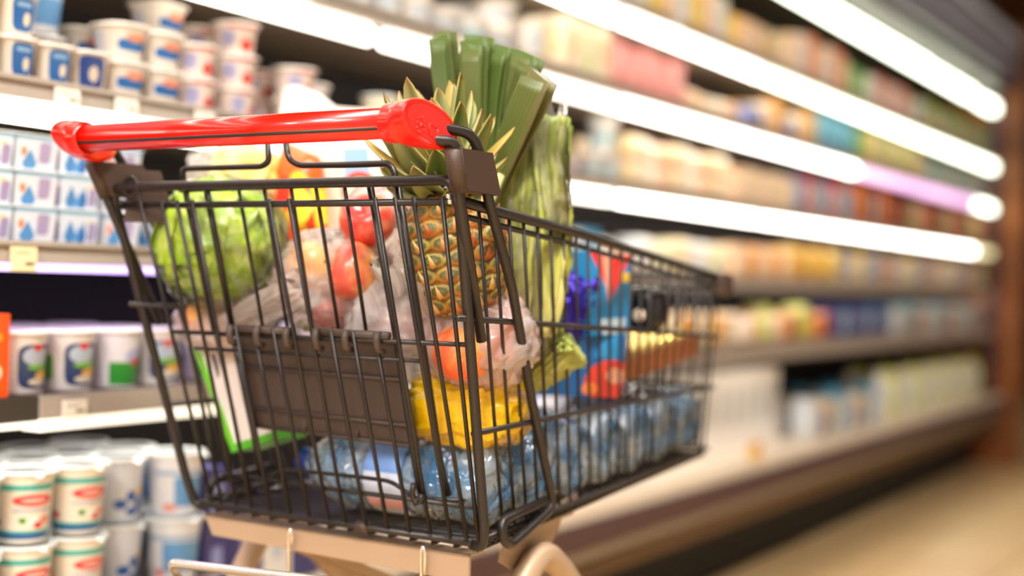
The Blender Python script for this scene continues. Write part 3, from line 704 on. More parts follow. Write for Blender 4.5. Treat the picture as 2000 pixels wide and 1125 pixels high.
SHELF_Z = {'A': 1.509, 'B': 1.509, 'top': 1.509, 'second': 1.305, 'third': 1.0835, 'fourth': .8765, 'fifth': .6785, 'bottom': .3455}
TOPZ = {'top': 1.73, 'second': 1.44, 'third': 1.24, 'fourth': 1.02, 'fifth': .83, 'bottom': .629}
LAYER = {1: ['standing'], 2: ['lower', 'upper'], 3: ['lowest', 'middle', 'topmost'], 4: ['lowest', 'second lowest', 'second topmost', 'topmost'], 5: ['lowest', 'second lowest', 'middle', 'second topmost', 'topmost']}
NPROD = 0
def put(spec, a, n, z, rot, label, cat, group, lids=True):
    global NPROD
    h, hw, parts = spec
    o = link(parts[0][0], parts[0][1], loc=sw(a, n, z), rot=SROT + rot, label=label, cat=cat, group=group)
    if lids:
        for nm, me in parts[1:]: link(nm, me, o)
    NPROD += 1
    return o
LOOK = {'print_teal': 'teal striped', 'print_blue_light': 'blue panel', 'print_blue_flower': 'blue flower print', 'print_blue_square': 'blue square label', 'print_blue_dark': 'navy square label', 'print_blue_band': 'blue banded white', 'print_red': 'red dotted white',
        'print_mountains': 'blue mountain print', 'print_mountains_purple': 'purple mountain print', 'print_green': 'navy and green', 'print_deep_green': 'green based white', 'print_orange': 'bright orange', 'print_lemon': 'lime panel', 'print_cream': 'plain cream', 'print_pale_teal': 'pale teal'}
ORD = ['leftmost', 'second', 'third', 'fourth', 'fifth', 'sixth', 'seventh', 'eighth', 'ninth', 'tenth', 'eleventh', 'twelfth', 'thirteenth', 'fourteenth', 'fifteenth', 'sixteenth', 'seventeenth', 'eighteenth', 'nineteenth', 'twentieth']
LAY = {1: [''], 2: ['lower', 'upper'], 3: ['bottom', 'middle', 'top'], 4: ['bottom', 'low', 'high', 'top'], 5: ['bottom', 'low', 'middle', 'high', 'top']}
CUR = {}
def run(shelf, x0, x1, kinds, look, cat, where, layers=1, rows=2, n0=-.045, gap=.004, jit=.25, lids=None, back_extra=0, vary=0):
    """fill part of a shelf with one kind (or a mix) of product, front row first; x0, x1 as seen along the shelf front"""
    a = max(ax(x0), CUR.get(shelf, 0)); a1 = min(ax(x1), 8.06)
    ks = [k() for k in kinds]; z0 = SHELF_Z[shelf]; hwm = max(k[1] for k in ks)
    if lids is None: lids = a < 4.2
    sname = 'bottom deck' if shelf in ('bottom', 'riser') else shelf + ' shelf'
    colz = []; i = 0
    while a + ks[i % len(ks)][1] * 1.2 < a1 and a + 2 * ks[i % len(ks)][1] < 8.08:
        hw = ks[i % len(ks)][1]; colz.append((a + hw, ks[i % len(ks)])); a += 2 * hw + gap; i += 1
    if not colz: return
    CUR[shelf] = a
    for ci, (ac, sp) in enumerate(colz):
        for r in range(rows):
            z = z0; nl = layers + (back_extra if r else 0)
            if vary: nl = max(1, nl - (1 if random.random() < vary else 0))
            while nl > 1 and z0 + nl * sp[0] > TOPZ[shelf]: nl -= 1
            for l in range(nl):
                o_ = '' if len(colz) == 1 else (ORD[ci] if ci == 0 else ('rightmost' if ci == len(colz) - 1 else ORD[min(ci, 19)] + ' from left'))
                bits = [LOOK.get(sp[2][0][1].materials[0].name, sp[2][0][1].materials[0].name.replace('pack_', '')) + ' ' + cat]
                if nl > 1: bits.append(LAY[nl][l])
                if o_: bits.append(o_)
                if rows > 1: bits.append(('front', 'second', 'back')[r] + ' row')
                lb = ', '.join(bits + [sname + ' ' + where])
                if len(lb.split()) > 16: print('LONG', len(lb.split()), lb)
                q = jit if sp[2][0][0] in ('yogurt_cup', 'dessert_tub', 'tub', 'milk_bottle') else min(jit, .04)
                put(sp, ac, n0 - r * (2 * hwm + .008) - hwm + .03, z, random.uniform(-q, q), lb, cat, f"{cat} items, {sname} {where}", lids)
                z += sp[0] + .0004
P = {}
# third shelf, upper left: square cream tubs with blue labels
run('third', -60, 66, [K_egg], 'blue label cream tub', 'tub', 'at the far left', 2, 2, jit=.12, back_extra=1)
run('third', 78, 226, [K_egg, K_egg2], 'square blue label cream tub', 'tub', 'above the handle end', 1, 1, jit=.2)
run('third', 232, 330, [K_band], 'low tub with blue band', 'tub', 'behind the handle', 2, 2, jit=.2, back_extra=0)
run('third', 312, 405, [K_band], 'small white tub with blue band', 'tub', 'behind the red handle', 2, 2, jit=.2, n0=-.05, back_extra=1)
run('third', 385, 470, [K_redt], 'white and red dessert tub', 'dessert tub', 'above the red handle', 2, 2, jit=.4, n0=-.05)
run('third', 480, 580, [K_redt], 'stacked white dessert tub with red print', 'dessert tub', 'left of the leeks', 3, 2, jit=.4, n0=-.06)
run('third', 590, 632, [K_redt], 'pale dessert tub', 'dessert tub', 'beside the green cup', 2, 2, jit=.3, n0=-.05)
for (x, y, n, k, lb, ct) in ((190, 0, -.115, K_band, 'tall stacked tub', 'tub'),):
    pass
def single(spec, shelf, x, n, z, rot, label, cat, group=None):
    return put(spec, ax(x), n, z, rot, label, cat, group, True)
Z3 = SHELF_Z['third']
single(cup('yogurt_cup', .030, .038, .078, P_band), 'third', 183, -.125, Z3, .3, 'blue and white tub at the base of the tall stack on the third shelf', 'tub', 'tall stack of tubs')
single(cup('yogurt_cup', .030, .038, .078, P_bluel), 'third', 183, -.125, Z3 + .0815, -.1, 'pale tub at the top of the tall stack on the third shelf', 'tub', 'tall stack of tubs')
single(cup('cream_tub', .028, .036, .050, P_band, sq=3.5, lidm=m_foilw), 'third', 392, -.10, Z3 + .108, .1, 'single white tub topping the stack under the second shelf light', 'tub')
single(K_green(), 'third', 655, -.07, Z3, 1.2, 'tall cup with green and blue print on the third shelf', 'yogurt cup')
single(cup('cream_cup', .027, .033, .085, P_cream), 'third', 786, -.06, Z3, 0, 'tall plain cream cup left of the leeks', 'cup')
single(cup('cream_cup', .027, .033, .078, P_cream), 'third', 838, -.07, Z3, .4, 'plain cream cup directly behind the leeks', 'cup')
run('third', 690, 770, [K_redt], 'short pale dessert tub', 'dessert tub', 'between the tall cups', 1, 1, n0=-.14)
run('third', 870, 1160, [K_redt, K_band], 'white tub', 'tub', 'behind the leeks', 1, 2)
single(cup('yogurt_cup', .030, .038, .088, P_tealw), 'third', 1208, -.05, Z3 + .06, 0, 'pale teal cup standing on top of a low tub, third shelf', 'yogurt cup')
run('third', 1165, 1245, [TB(P_tealw, .040, .055)], 'low pale blue tub', 'tub', 'under the teal cup', 1, 1)
run('third', 1100, 1160, [TB(PK_wh, .036, .075)], 'tall white tub', 'tub', 'right of the lettuce', 1, 1)
run('third', 1250, 1440, [PL(PK_cr, .13, .09, .062, 'cheese_pack'), PL(PK_pe, .13, .09, .058, 'cheese_pack')], 'cream coloured soft cheese pack', 'cheese pack', 'in the middle', 2, 2)
run('third', 1445, 1560, [C(PK_pe, .10, .08, .10), C(PK_cr, .10, .08, .105)], 'peach coloured carton', 'carton', 'right of the cheese packs', 1, 2, jit=.05)
run('third', 1560, 1680, [C(PK_bl, .09, .07, .11), C(PK_rd, .08, .07, .12), C(PK_gy, .09, .07, .1)], 'blue or red or grey carton', 'carton', 'left of the orange ones', 1, 2, jit=.05)
run('third', 1682, 1760, [C(PK_or, .10, .08, .14), C(PK_br, .1, .08, .13), C(PK_bl, .08, .07, .12)], 'orange or brown carton', 'carton', 'under the pink light', 1, 2, jit=.05)
run('third', 1762, 1938, [C(PK_wd, .1, .08, .13), C(PK_br, .1, .08, .12), C(PK_gr, .1, .08, .11), C(PK_pe, .1, .08, .13), C(PK_or, .12, .08, .12)], 'dark mixed carton', 'carton', 'at far right', 1, 2, jit=.05)
# second shelf
run('second', 560, 850, [TB(PK_wh, .04, .06)], 'white tub', 'tub', 'above the leeks', 1, 2)
run('second', 850, 1010, [TB(PK_wh, .046, .05), TB(P_tealw, .045, .055)], 'low white round tub', 'tub', 'right above the leeks', 2, 2, vary=.5)
run('second', 1045, 1100, [TB(PK_wh, .036, .085)], 'plain white cup', 'cup', 'left of the cartons', 1, 1)
run('second', 1105, 1195, [C(PK_cr, .075, .07, .125), C(P_lemon, .07, .07, .12)], 'tall cream carton', 'carton', 'left of the pink ones', 1, 2, jit=.05)
run('second', 1200, 1345, [C(PK_pink, .085, .07, .11), C(PK_pink, .08, .07, .10)], 'pink carton', 'carton', 'in the middle', 1, 2, jit=.05)
run('second', 1345, 1470, [PL(PK_pe, .14, .1, .06, 'cheese_pack'), PL(PK_cr, .13, .1, .055, 'cheese_pack')], 'round cream cheese pack', 'cheese pack', 'right of the pink cartons', 1, 2)
run('second', 1475, 1600, [PL(PK_na, .10, .08, .07), PL(PK_pe, .10, .08, .09), C(PK_am, .09, .07, .11)], 'navy, peach or amber pack', 'pack', 'beyond the cream packs', 1, 2)
run('second', 1602, 1680, [C(PK_tq, .12, .08, .12), C(PK_bl, .1, .08, .12)], 'turquoise carton', 'carton', 'right of the middle', 1, 2, jit=.05)
run('second', 1682, 1800, [C(PK_gr, .10, .08, .11), C(PK_ye, .08, .08, .11), C(PK_cr, .1, .08, .12)], 'green or yellow carton', 'carton', 'above the pink light', 1, 2, jit=.05)
run('second', 1802, 1938, [TB(PK_wh, .06, .07), TB(PK_ye, .05, .08), TB(PK_tq, .06, .09)], 'pale or turquoise round tub', 'tub', 'at far right', 1, 2)
# top shelf
run('top', 1240, 1440, [C(PK_wh, .09, .07, .13), C(PK_ye, .08, .07, .10), C(PK_pe, .08, .07, .14)], 'white or yellow carton', 'carton', 'top middle of the photo', 1, 2, jit=.05)
run('top', 1442, 1480, [C(PK_pe, .07, .07, .10)], 'peach coloured carton', 'carton', 'right of the yellow ones', 1, 1, jit=.05)
run('top', 1485, 1545, [TB(PK_cr, .052, .10)], 'round cream tub', 'tub', 'under the topmost light', 1, 1)
run('top', 1548, 1662, [C(PK_pe, .08, .07, .13), C(PK_wh, .08, .07, .14), C(PK_or, .09, .07, .15)], 'white or orange carton', 'carton', 'under the topmost light', 1, 2, jit=.05)
run('top', 1664, 1700, [C(PK_gr, .1, .07, .12)], 'green carton', 'carton', 'right of the orange ones', 1, 2)
run('top', 1702, 1785, [C(PK_wh, .10, .08, .12), C(PK_rd, .08, .08, .13), C(PK_pe, .09, .08, .12)], 'white or red carton', 'carton', 'right of the green one', 1, 2)
run('top', 1800, 1938, [C(PK_gy, .1, .08, .12), C(PK_gr, .1, .08, .13), C(PK_pe, .1, .08, .1), C(PK_gr, .1, .08, .12)], 'green or grey carton', 'carton', 'at far right', 1, 2)
# fourth shelf
run('fourth', -60, 225, [K_mount, K_mount2], 'blue mountain print yogurt pack', 'yogurt pack', 'at the left', 3, 2, n0=-.035, jit=.03, gap=.002)
run('fourth', 232, 330, [K_mount2, K_mount], 'blue mountain print yogurt pack', 'yogurt pack', 'behind the cart corner', 3, 1, n0=-.06, jit=.05)
run('fourth', 345, 1080, [K_mount, TB(PK_pe, .04, .055), K_mount2], 'pale pack', 'pack', 'behind the loaded cart', 1, 1, jit=.1)
run('fourth', 1085, 1190, [C(PK_bl, .08, .07, .09), C(P_tealw, .08, .07, .085)], 'pale blue carton', 'carton', 'right of the lettuce', 1, 2, jit=.05)
run('fourth', 1195, 1260, [TB(PK_pe, .045, .05)], 'low peach tub', 'tub', 'above the cart rail', 1, 2)
run('fourth', 1262, 1450, [PL(PK_wh, .12, .08, .085), PL(P_lemon, .12, .08, .08), PL(PK_cr, .12, .08, .09)], 'pale yellow soft pouch', 'pouch', 'behind the cart front', 1, 2)
run('fourth', 1452, 1560, [C(PK_pe, .09, .08, .09), PL(PK_am, .1, .08, .08)], 'peach or amber pack', 'pack', 'right of the cart', 1, 2)
run('fourth', 1562, 1650, [PL(PK_ye, .12, .08, .10), C(PK_br, .07, .07, .1)], 'yellow or brown pack', 'pack', 'right of the amber ones', 1, 2)
run('fourth', 1560, 1645, [C(PK_bl, .14, .06, .035)], 'flat blue box', 'box', 'lying in front of the yellow packs', 1, 1, n0=-.03, jit=0)
run('fourth', 1652, 1938, [TB(PK_gy, .05, .05), TB(PK_wh, .05, .045), TB(PK_ye, .05, .05), TB(P_bluel, .05, .045), TB(PK_gy, .05, .05), TB(PK_or, .045, .04)], 'grey, white or yellow low tub', 'tub', 'at far right', 2, 2)
# fifth shelf
run('fifth', -44, 32, [C(P_orange, .052, .05, .105)], 'orange carton with pale ovals', 'carton', 'at the left edge', 1, 1, jit=.05, n0=-.03)
run('fifth', 34, 200, [K_green, K_green], 'white cup with navy and green print', 'yogurt cup', 'at the left', 1, 3, jit=.3, n0=-.03)
run('fifth', 203, 420, [K_green2, K_green, K_green2], 'white cup with green base print', 'yogurt cup', 'behind the cart side', 1, 3, jit=.5, n0=-.03)
run('fifth', 425, 1270, [K_green2, TB(PK_wh, .04, .07)], 'white cup', 'yogurt cup', 'behind the loaded cart', 1, 1)
run('fifth', 1275, 1480, [PL(PK_am, .11, .08, .085, 'cheese_wedge'), PL(PK_cr, .10, .08, .09, 'cheese_wedge')], 'amber and cream cheese wedge', 'cheese', 'behind the cart front', 1, 2)
run('fifth', 1482, 1560, [PL(PK_pe, .12, .08, .08, 'cheese_wedge'), PL(PK_lm, .1, .08, .08, 'cheese_wedge')], 'peach or lime cheese pack', 'cheese', 'right of the wedges', 1, 2)
run('fifth', 1562, 1640, [PL(PK_br, .12, .08, .085), PL(PK_lm, .10, .08, .11), PL(PK_or, .11, .08, .08)], 'orange or lime pouch', 'pouch', 'right of the middle', 1, 2)
run('fifth', 1642, 1760, [C(PK_na, .09, .07, .11), TB(PK_bl, .04, .1), C(PK_na, .09, .07, .1)], 'navy carton or blue tub', 'pack', 'right of the orange pouches', 1, 2)
run('fifth', 1762, 1938, [TB(PK_wh, .05, .1), C(PK_gy, .1, .08, .1), TB(PK_tq, .05, .11), C(PK_br, .1, .08, .08), C(PK_gy, .1, .08, .1)], 'grey, brown or turquoise pack', 'pack', 'at far right', 1, 2)
# bottom deck: the cups at the left stand on a low riser
e = MB().box(1.95, 2.475, .0, .36, .3455, .388).build('display_riser', m_shelf, loc=SO, rot=SROT, label='low metal riser under the stacked cups on the bottom deck', cat='riser')
SHELF_Z['riser'] = .3882; TOPZ['riser'] = .60
run('riser', -200, 105, [K_teal], 'white cup with teal stripes', 'yogurt cup', 'at the left edge', 2, 2, n0=-.018, jit=.35, lids=True, gap=.001)
run('riser', 108, 255, [K_teal], 'white cup with teal stripes', 'yogurt cup', 'near the corner', 2, 3, n0=-.014, jit=.4, lids=True, gap=.001)
run('riser', 258, 330, [K_bluef], 'pale blue flower print cup', 'yogurt cup', 'left of the cart', 2, 3, n0=-.05, jit=.3, lids=True, gap=.001)
run('riser', 318, 420, [K_bluel], 'white cup with light blue panel', 'yogurt cup', 'at the cart corner', 2, 3, n0=-.02, jit=.3, lids=True, gap=.001)
run('bottom', 425, 480, [C(PK_na, .06, .06, .10), C(PK_wh, .06, .06, .1)], 'navy or white milk carton', 'carton', 'behind the cart leg', 2, 1, jit=.1)
run('bottom', 482, 800, [C(PK_na, .07, .07, .13, name='milk_carton'), C(PK_wh, .07, .07, .13, name='milk_carton')], 'navy or white milk carton', 'carton', 'behind the cart', 1, 2, jit=.1)
run('bottom', 820, 1290, [BT(PK_wh, .036, .17), C(PK_wh, .08, .07, .15, name='milk_carton')], 'white milk bottle or carton', 'milk', 'behind the loaded cart', 1, 1)
run('bottom', 1295, 1400, [C(PK_wh, .09, .08, .17, name='milk_carton')], 'white milk carton', 'milk carton', 'at the cart front', 1, 2, n0=-.12, jit=.05)
run('bottom', 1402, 1605, [C(PK_wh, .11, .09, .235, name='milk_carton')], 'tall bright white milk carton', 'milk carton', 'right of the cart', 1, 2, n0=-.16, jit=.03)
run('bottom', 1402, 1600, [TB(PK_wh, .045, .06), TB(PK_pe, .045, .055), TB(PK_wh, .05, .08), TB(PK_br, .04, .05)], 'low white or peach tub', 'tub', 'in front of the tall cartons', 1, 1, n0=-.03)
run('bottom', 1610, 1740, [PL(PK_wh, .11, .08, .13), C(PK_na, .07, .07, .09), PL(PK_cr, .11, .08, .12), C(PK_bl, .07, .07, .15)], 'white, blue or cream pack', 'pack', 'right of the tall cartons', 1, 2)
run('bottom', 1742, 1936, [BT(PK_wh, .045, .2, PK_lm), BT(PK_lm, .045, .21, PK_lm), C(P_lemon, .1, .08, .18), BT(PK_wh, .045, .19, PK_rd)], 'yellow, white or green bottle', 'bottle', 'at far right', 1, 2)
e = link('price_sign', None, loc=sw(ax(1452), .045, .30 + .05), rot=SROT, label='small yellow and red offer sign clipped to the bottom deck edge', cat='sign')
MB().box(-.045, .045, -.004, 0, .0, .055).build('card', pmat('offer_card', srgb(246, 190, 20), [('r', .75, .7, .2, .25, srgb(230, 90, 60)), ('e', .4, .45, .25, .3, srgb(250, 214, 60))]), e)
MB().box(-.01, .01, 0, .006, -.008, .02).build('clip', m_cream, e)

# ------------------------------------------------------------------ what lies in the cart
def cols(*cs): return [srgb(*c) for c in cs]
def mixc(a, b, t):
    t = max(0, min(1, t)); return tuple(x + (y - x) * t for x, y in zip(a, b))
def sheet_obj(b, name, m, parent=None, thick=.0012, **kw):
    o = b.build(name, m, parent, **kw)
    md = o.modifiers.new('thickness', 'SOLIDIFY'); md.thickness = thick; md.offset = 0
    return o

# --- pineapple
def build_pineapple():
    base = W(912, 612, .135); top = W(868, 372, .105)
    ax_ = (top - base); H = ax_.length; c = (base + top) / 2
    e = link('pineapple', None, M=frame(base, ax_, -ER), label='ripe pineapple with spiky crown standing behind the right gate post', cat='pineapple')
    K, NN, RR = 8, 11, .0535
    cg, cd_, cb, co = cols((126, 124, 84), (52, 68, 24), (178, 128, 44), (206, 104, 26))
    rnd = {}
    def eye(u, v):
        y = v * K; best = None
        for row in (math.floor(y) - 1, math.floor(y), math.floor(y) + 1, math.floor(y) + 2):
            off = .5 * (row % 2); x = u * NN - off; k = round(x)
            dx = x - k; dy = y - row; d = math.sqrt((dx * 1.0) ** 2 + (dy * 1.05) ** 2)
            if best is None or d < best[0]: best = (d, dx, dy, row, k % NN)
        return best
    def rad(v):
        z = abs(2 * v - 1); return RR * (1 - z ** 3.2 * .52) if z < 1 else RR * .48
    def fn(u, v):
        th = 2 * PI * u; d = eye(u, v)
        h = .0048 * max(0, 1 - (d[0] / .62) ** 2.2) - .0012
        r = rad(v) + h
        if v < .02 or v > .98: r *= .6
        return Vector((r * math.cos(th), r * math.sin(th), v * H))
    def cf(u, v):
        d = eye(u, v); k = (d[3] * 31 + d[4] * 17) % 7 / 7
        if d[0] < .2: c_ = mixc(cg, cd_, .25 * k)
        elif d[0] < .36: c_ = mixc(cd_, cg, .25 + .3 * k)
        elif d[0] < .50: c_ = mixc(srgb(150, 150, 60), cb, .35 + .6 * k)
        else: c_ = mixc(mixc(cb, cd_, .35), srgb(70, 60, 20), .3 + .5 * (1 - k))
        if d[2] < -.1 and d[0] > .26: c_ = mixc(c_, co, .45 * k + .15)
        return c_
    MB().grid(fn, 190, 150, cols=cf).build('fruit', vcmat('pine_skin', .45, coat=.15, bump=.35, bscale=500), e)
    b = MB(); n = 0
    for row in range(0, K + 1):
        for k in range(NN):
            u = (k + .5 * (row % 2)) / NN; v = row / K
            if v > .97 or v < .02: continue
            th = 2 * PI * u; r = rad(v) + .0034
            q = (row * 31 + k * 17) % 7 / 7
            b.col = mixc(srgb(206, 160, 88), srgb(190, 84, 28), q)
            o = Vector((r * math.cos(th), r * math.sin(th), v * H)); rd = Vector((math.cos(th), math.sin(th), 0)); tn = Vector((-math.sin(th), math.cos(th), 0))
            lo = o - Vector((0, 0, .0062)); w_ = .0046
            tip = o + rd * .0046 + Vector((0, 0, .0095)) + tn * .002 * (q - .5)
            b.add([lo + tn * w_ - rd * .0012, lo - tn * w_ - rd * .0012, tip, o + rd * .0028 - Vector((0, 0, .002)), o - Vector((0, 0, .0085)) + rd * .001], [(0, 3, 2), (3, 1, 2), (0, 4, 3), (4, 1, 3)], smooth=True)
    sheet_obj(b, 'spines', vcmat('pine_spine', .6), e, .0006)
    # crown
    b = MB(); g1, g2, yy, bn, dg = cols((104, 128, 64), (166, 168, 116), (206, 180, 90), (150, 100, 44), (58, 84, 32))
    random.seed(11)
    def leaf(p0, d0, L, wd, curl, side, q):
        n = 10; p = V3(p0); d = V3(d0).normalized(); st_ = L / n
        sidev = d.cross(Vector((side.x, side.y, 0))).normalized() if False else side
        vs = []; cc = []; nrm0 = sidev.cross(d).normalized()
        for i in range(n + 1):
            t = i / n; w_ = wd * (1 - t) ** .55 * (.75 + .6 * t if t < .4 else .99)
            nr = sidev.cross(d).normalized()
            for j, a in enumerate((-1, -.55, 0, .55, 1)):
                vs.append(p + sidev * w_ * a + nr * (-abs(a) ** 1.5) * w_ * -.55)
                c_ = mixc(g1, g2, .5 + .5 * math.sin(q * 9 + t * 3)) if q < .8 else mixc(g2, yy, q)
                if abs(a) == 1: c_ = mixc(c_, yy, .3)
                if a == 0: c_ = mixc(c_, dg, .5)
                if t > .82: c_ = mixc(c_, bn, (t - .82) * 4)
                if q > .88: c_ = mixc(c_, mixc(bn, yy, .5), .6)
                cc.append(c_)
            p = p + d * st_
            d = (d + curl * (1 / n)).normalized()
        fs = [(i * 5 + j, i * 5 + j + 1, i * 5 + j + 6, i * 5 + j + 5) for i in range(n) for j in range(4)]
        b.add(vs, fs, cols=cc)
    GA = PI * (3 - math.sqrt(5)); NL = 44
    for i in range(NL):
        f = i / NL; th = i * GA; rd = Vector((math.cos(th), math.sin(th), 0)); sd = Vector((-math.sin(th), math.cos(th), 0))
        q = random.random()
        z0 = H * .955 + .050 * f
        rr = .021 * (1 - .75 * f) + .004
        el = .30 + 1.02 * f ** .7                                     # low leaves spread, inner ones rise
        d0 = rd * math.cos(el) + Vector((0, 0, math.sin(el)))
        L = .040 + .040 * math.sin(min(1, f * 1.5 + .1) * PI / 2) + random.uniform(-.010, .014)
        curl = (rd * .55 - Vector((0, 0, .25))) * (1 - f) * random.uniform(.3, 1.3) + Vector((0, 0, .35 * (1 - f)))
        leaf(rd * rr + Vector((0, 0, z0)), d0, L, .019 + .004 * math.sin(f * PI), curl, sd, q)
    sheet_obj(b, 'crown', vcmat('pine_leaf', .45, trl=.12), e, .0016)
    return e
build_pineapple()

# --- leeks
def leek(top, base, wpx, label, nl=3, fold=.5, spread=0, seed=1, twist=0.0, face=1):
    rnd = random.Random(seed)
    T = W(*top); B = W(*base); d = (T - B); L = d.length
    M = frame(B, d, ER.cross(Vector((0, 0, 1))).cross(Vector((0, 0, 1))) * -1 if False else ER)
    e = link('leek', None, M=M, label=label, cat='leek', group='leeks standing in the cart')
    w_ = wpx * mpp(T) / 2
    MB().lathe([(.011, -.10), (.013, -.06), (.013, .0), (.012, L * .35)], 16).build('stem', mat('leek_stem', srgb(196, 204, 140), rough=.4), e)
    dk, md, lt, br_ = cols((30, 66, 14), (66, 100, 34), (146, 158, 84), (112, 94, 60))
    b = MB()
    for k in range(nl):
        ph = (k - (nl - 1) / 2); sgn = 1 if k % 2 == 0 else -1
        sc = 1 - .13 * k; hh = L * (1 - .028 * k + .01 * rnd.random())
        ox = spread * ph; q = rnd.random()
        def fn(u, v, sc=sc, hh=hh, ox=ox, sgn=sgn, k=k):
            a = 2 * u - 1; f = min(1, v * 1.3)
            ww = (.012 + (w_ * sc - .012) * f ** .9)
            fl = fold * ww * f
            # V-folded blade: the crease lies at one side, the two flanks run to the other
            x = -sgn * ww + sgn * (2 * ww) * abs(a) ** .9 + ox * f
            y = math.copysign(abs(a) ** .8, a) * (fl + .002) * (1.25 - .35 * abs(a)) * face
            y -= .006 * k * f
            x += math.sin(v * PI) * twist
            return Vector((x, y, v * hh + (.004 * sc * (1 - abs(a)) if v > .99 else 0)))
        def cf(u, v, q=q, k=k):
            s_ = .5 + .5 * math.sin(u * 95 + q * 6)
            c_ = mixc(md, dk, .25 + .75 * v * (1 - .3 * s_))
            c_ = mixc(c_, lt, .16 + .22 * s_ + (.5 * (1 - v) ** 2))
            if seed == 9 and k == 0: c_ = mixc(c_, br_, .65)
            elif q > .75: c_ = mixc(c_, br_, .25)
            return c_
        b.grid(fn, 40, 14, cols=cf)
    sheet_obj(b, 'leaves', vcmat('leek_leaf', .38, coat=.12, trl=.2), e, .0016)
    return e
leek((866, 68, .19), (905, 430, .2), 50, 'leftmost upright leek with flat cut leaf tops', 3, .45, .001, 2)
leek((938, 74, .20), (925, 420, .215), 62, 'second leek from the left with wide cut leaves', 4, .5, .003, 3)
leek((985, 94, .225), (935, 420, .225), 54, 'third leek from the left, leaning slightly right', 3, .5, .002, 4)
leek((1036, 112, .235), (945, 420, .235), 60, 'fourth leek from the left, dark green leaves fanned right', 3, .55, .004, 5)
leek((1056, 152, .19), (935, 430, .2), 66, 'rightmost thick leek leaning far right behind the bracket', 2, .42, .0, 9)

# --- head lettuce in its bag (left) and romaine (right)
def lettuce_head(c, r, label, seed=1, name='lettuce'):
    g1, g2, g3, g4 = cols((140, 186, 20), (186, 214, 50), (222, 232, 130), (96, 150, 14))
    e = link(name, None, loc=c, label=label, cat='lettuce')
    def disp(p): return .10 * fbm(p * 1.7, seed) + .05 * abs(fbm(p * 4, seed + 3))
    def cf(u, v):
        th = 2 * PI * u; ph = PI * (v - .5); p = Vector((math.cos(ph) * math.cos(th), math.cos(ph) * math.sin(th), math.sin(ph)))
        n = fbm(p * 2.3, seed + 5); m = abs(fbm(p * 5 + Vector((0, 0, 3)), seed + 8))
        c_ = mixc(g1, g2, .5 + n); c_ = mixc(c_, g3, .7 * max(0, .22 - m) / .22)
        return mixc(c_, g4, max(0, -n * .9))
    MB().blob(r, r, r * 1.08, disp=disp, nu=90, nv=60, cols=cf).build('heart', vcmat('lettuce_skin', .4, coat=.2, trl=.12), e)
    b = MB()
    for k in range(11):
        a = k * 2.4; tl = -.4 + .11 * k
        ax0 = Vector((math.cos(a), math.sin(a), tl)).normalized(); M = frame(Vector((0, 0, 0)), ax0, (0, 0, 1))
        def fn(u, v, M=M, k=k):
            x = (u - .5) * 1.9; y = (v - .5) * 2.1
            rr = r * (1.05 + .035 * k / 11 + .05 * fbm(Vector((x * 3, y * 3, k)), 2)) * (1 + .10 * max(abs(x), abs(y)) ** 4)
            p = Vector((math.sin(x * .8), math.sin(y * .8) , math.cos(x * .8) * math.cos(y * .8))).normalized()
            q = M @ (p * rr); q.z *= 1.06; return q
        def cf2(u, v, k=k):
            m = abs(fbm(Vector((u * 5, v * 5, k)), 4)); mid = max(0, 1 - abs(u - .5) * 14)
            return mixc(mixc(mixc(g1, g2, .5 + fbm(Vector((u * 3, v * 3, k)), 1)), g3, .6 * max(0, .2 - m) / .2), g3, mid * .8)
        b.grid(fn, 16, 16, cols=cf2)
    sheet_obj(b, 'outer_leaves', vcmat('lettuce_skin', .4), e, .0012)
    return e
F_clear = film('film_clear', dens=.035, scale=16)
F_milk = film('film_milky', dens=.34, milky=(1, .95, .92), scale=12)
F_white = film('film_white', dens=.6, milky=(1, .97, .95), scale=10)
F_pink = film('film_pinkish', dens=.58, milky=(1, .90, .86), scale=14)
def bag(name, c, rx, ry, rz, m, label, cat='plastic bag', seed=1, amp=.16, rot=None, knot=None, e=.9, fr=1.6, group=None):
    def disp(p): return amp * (.5 * fbm(p * fr, seed) + .6 * abs(fbm(p * fr * 2.1, seed + 2)) - .12)
    M = Matrix.Rotation(CA if rot is None else rot, 4, 'Z')
    o = MB().blob(rx, ry, rz, e, e, disp=disp, nu=72, nv=48, M=M).build(name, m, loc=c, label=label, cat=cat, group=group)
    if knot:
        for i, (kc, kd, kl, kr) in enumerate(knot):
            b = MB(); Mk = frame(kc, kd)
            def fn(u, v, i=i):
                th = 2 * PI * u; r_ = kr * (.35 + .9 * v ** .8) * (1 + .45 * math.sin(th * 3 + i) * v + .25 * math.sin(th * 7 + v * 4))
                q = Mk @ Vector((r_ * math.cos(th), r_ * math.sin(th), v * kl * (1 + .18 * math.sin(th * 2 + 1)))); return q - c
            b.grid(fn, 48, 14); b.build('tied_end', F_white, o)
    return o
cL = W(422, 470, .105)
lettuce_head(cL, .064, 'round green lettuce head in clear bag at the left of the cart', 3)
bag('plastic_bag', cL + Vector((.006, .004, -.004)), .083, .074, .083, F_clear, 'clear plastic bag wrapped around the round green lettuce', seed=5, amp=.10)

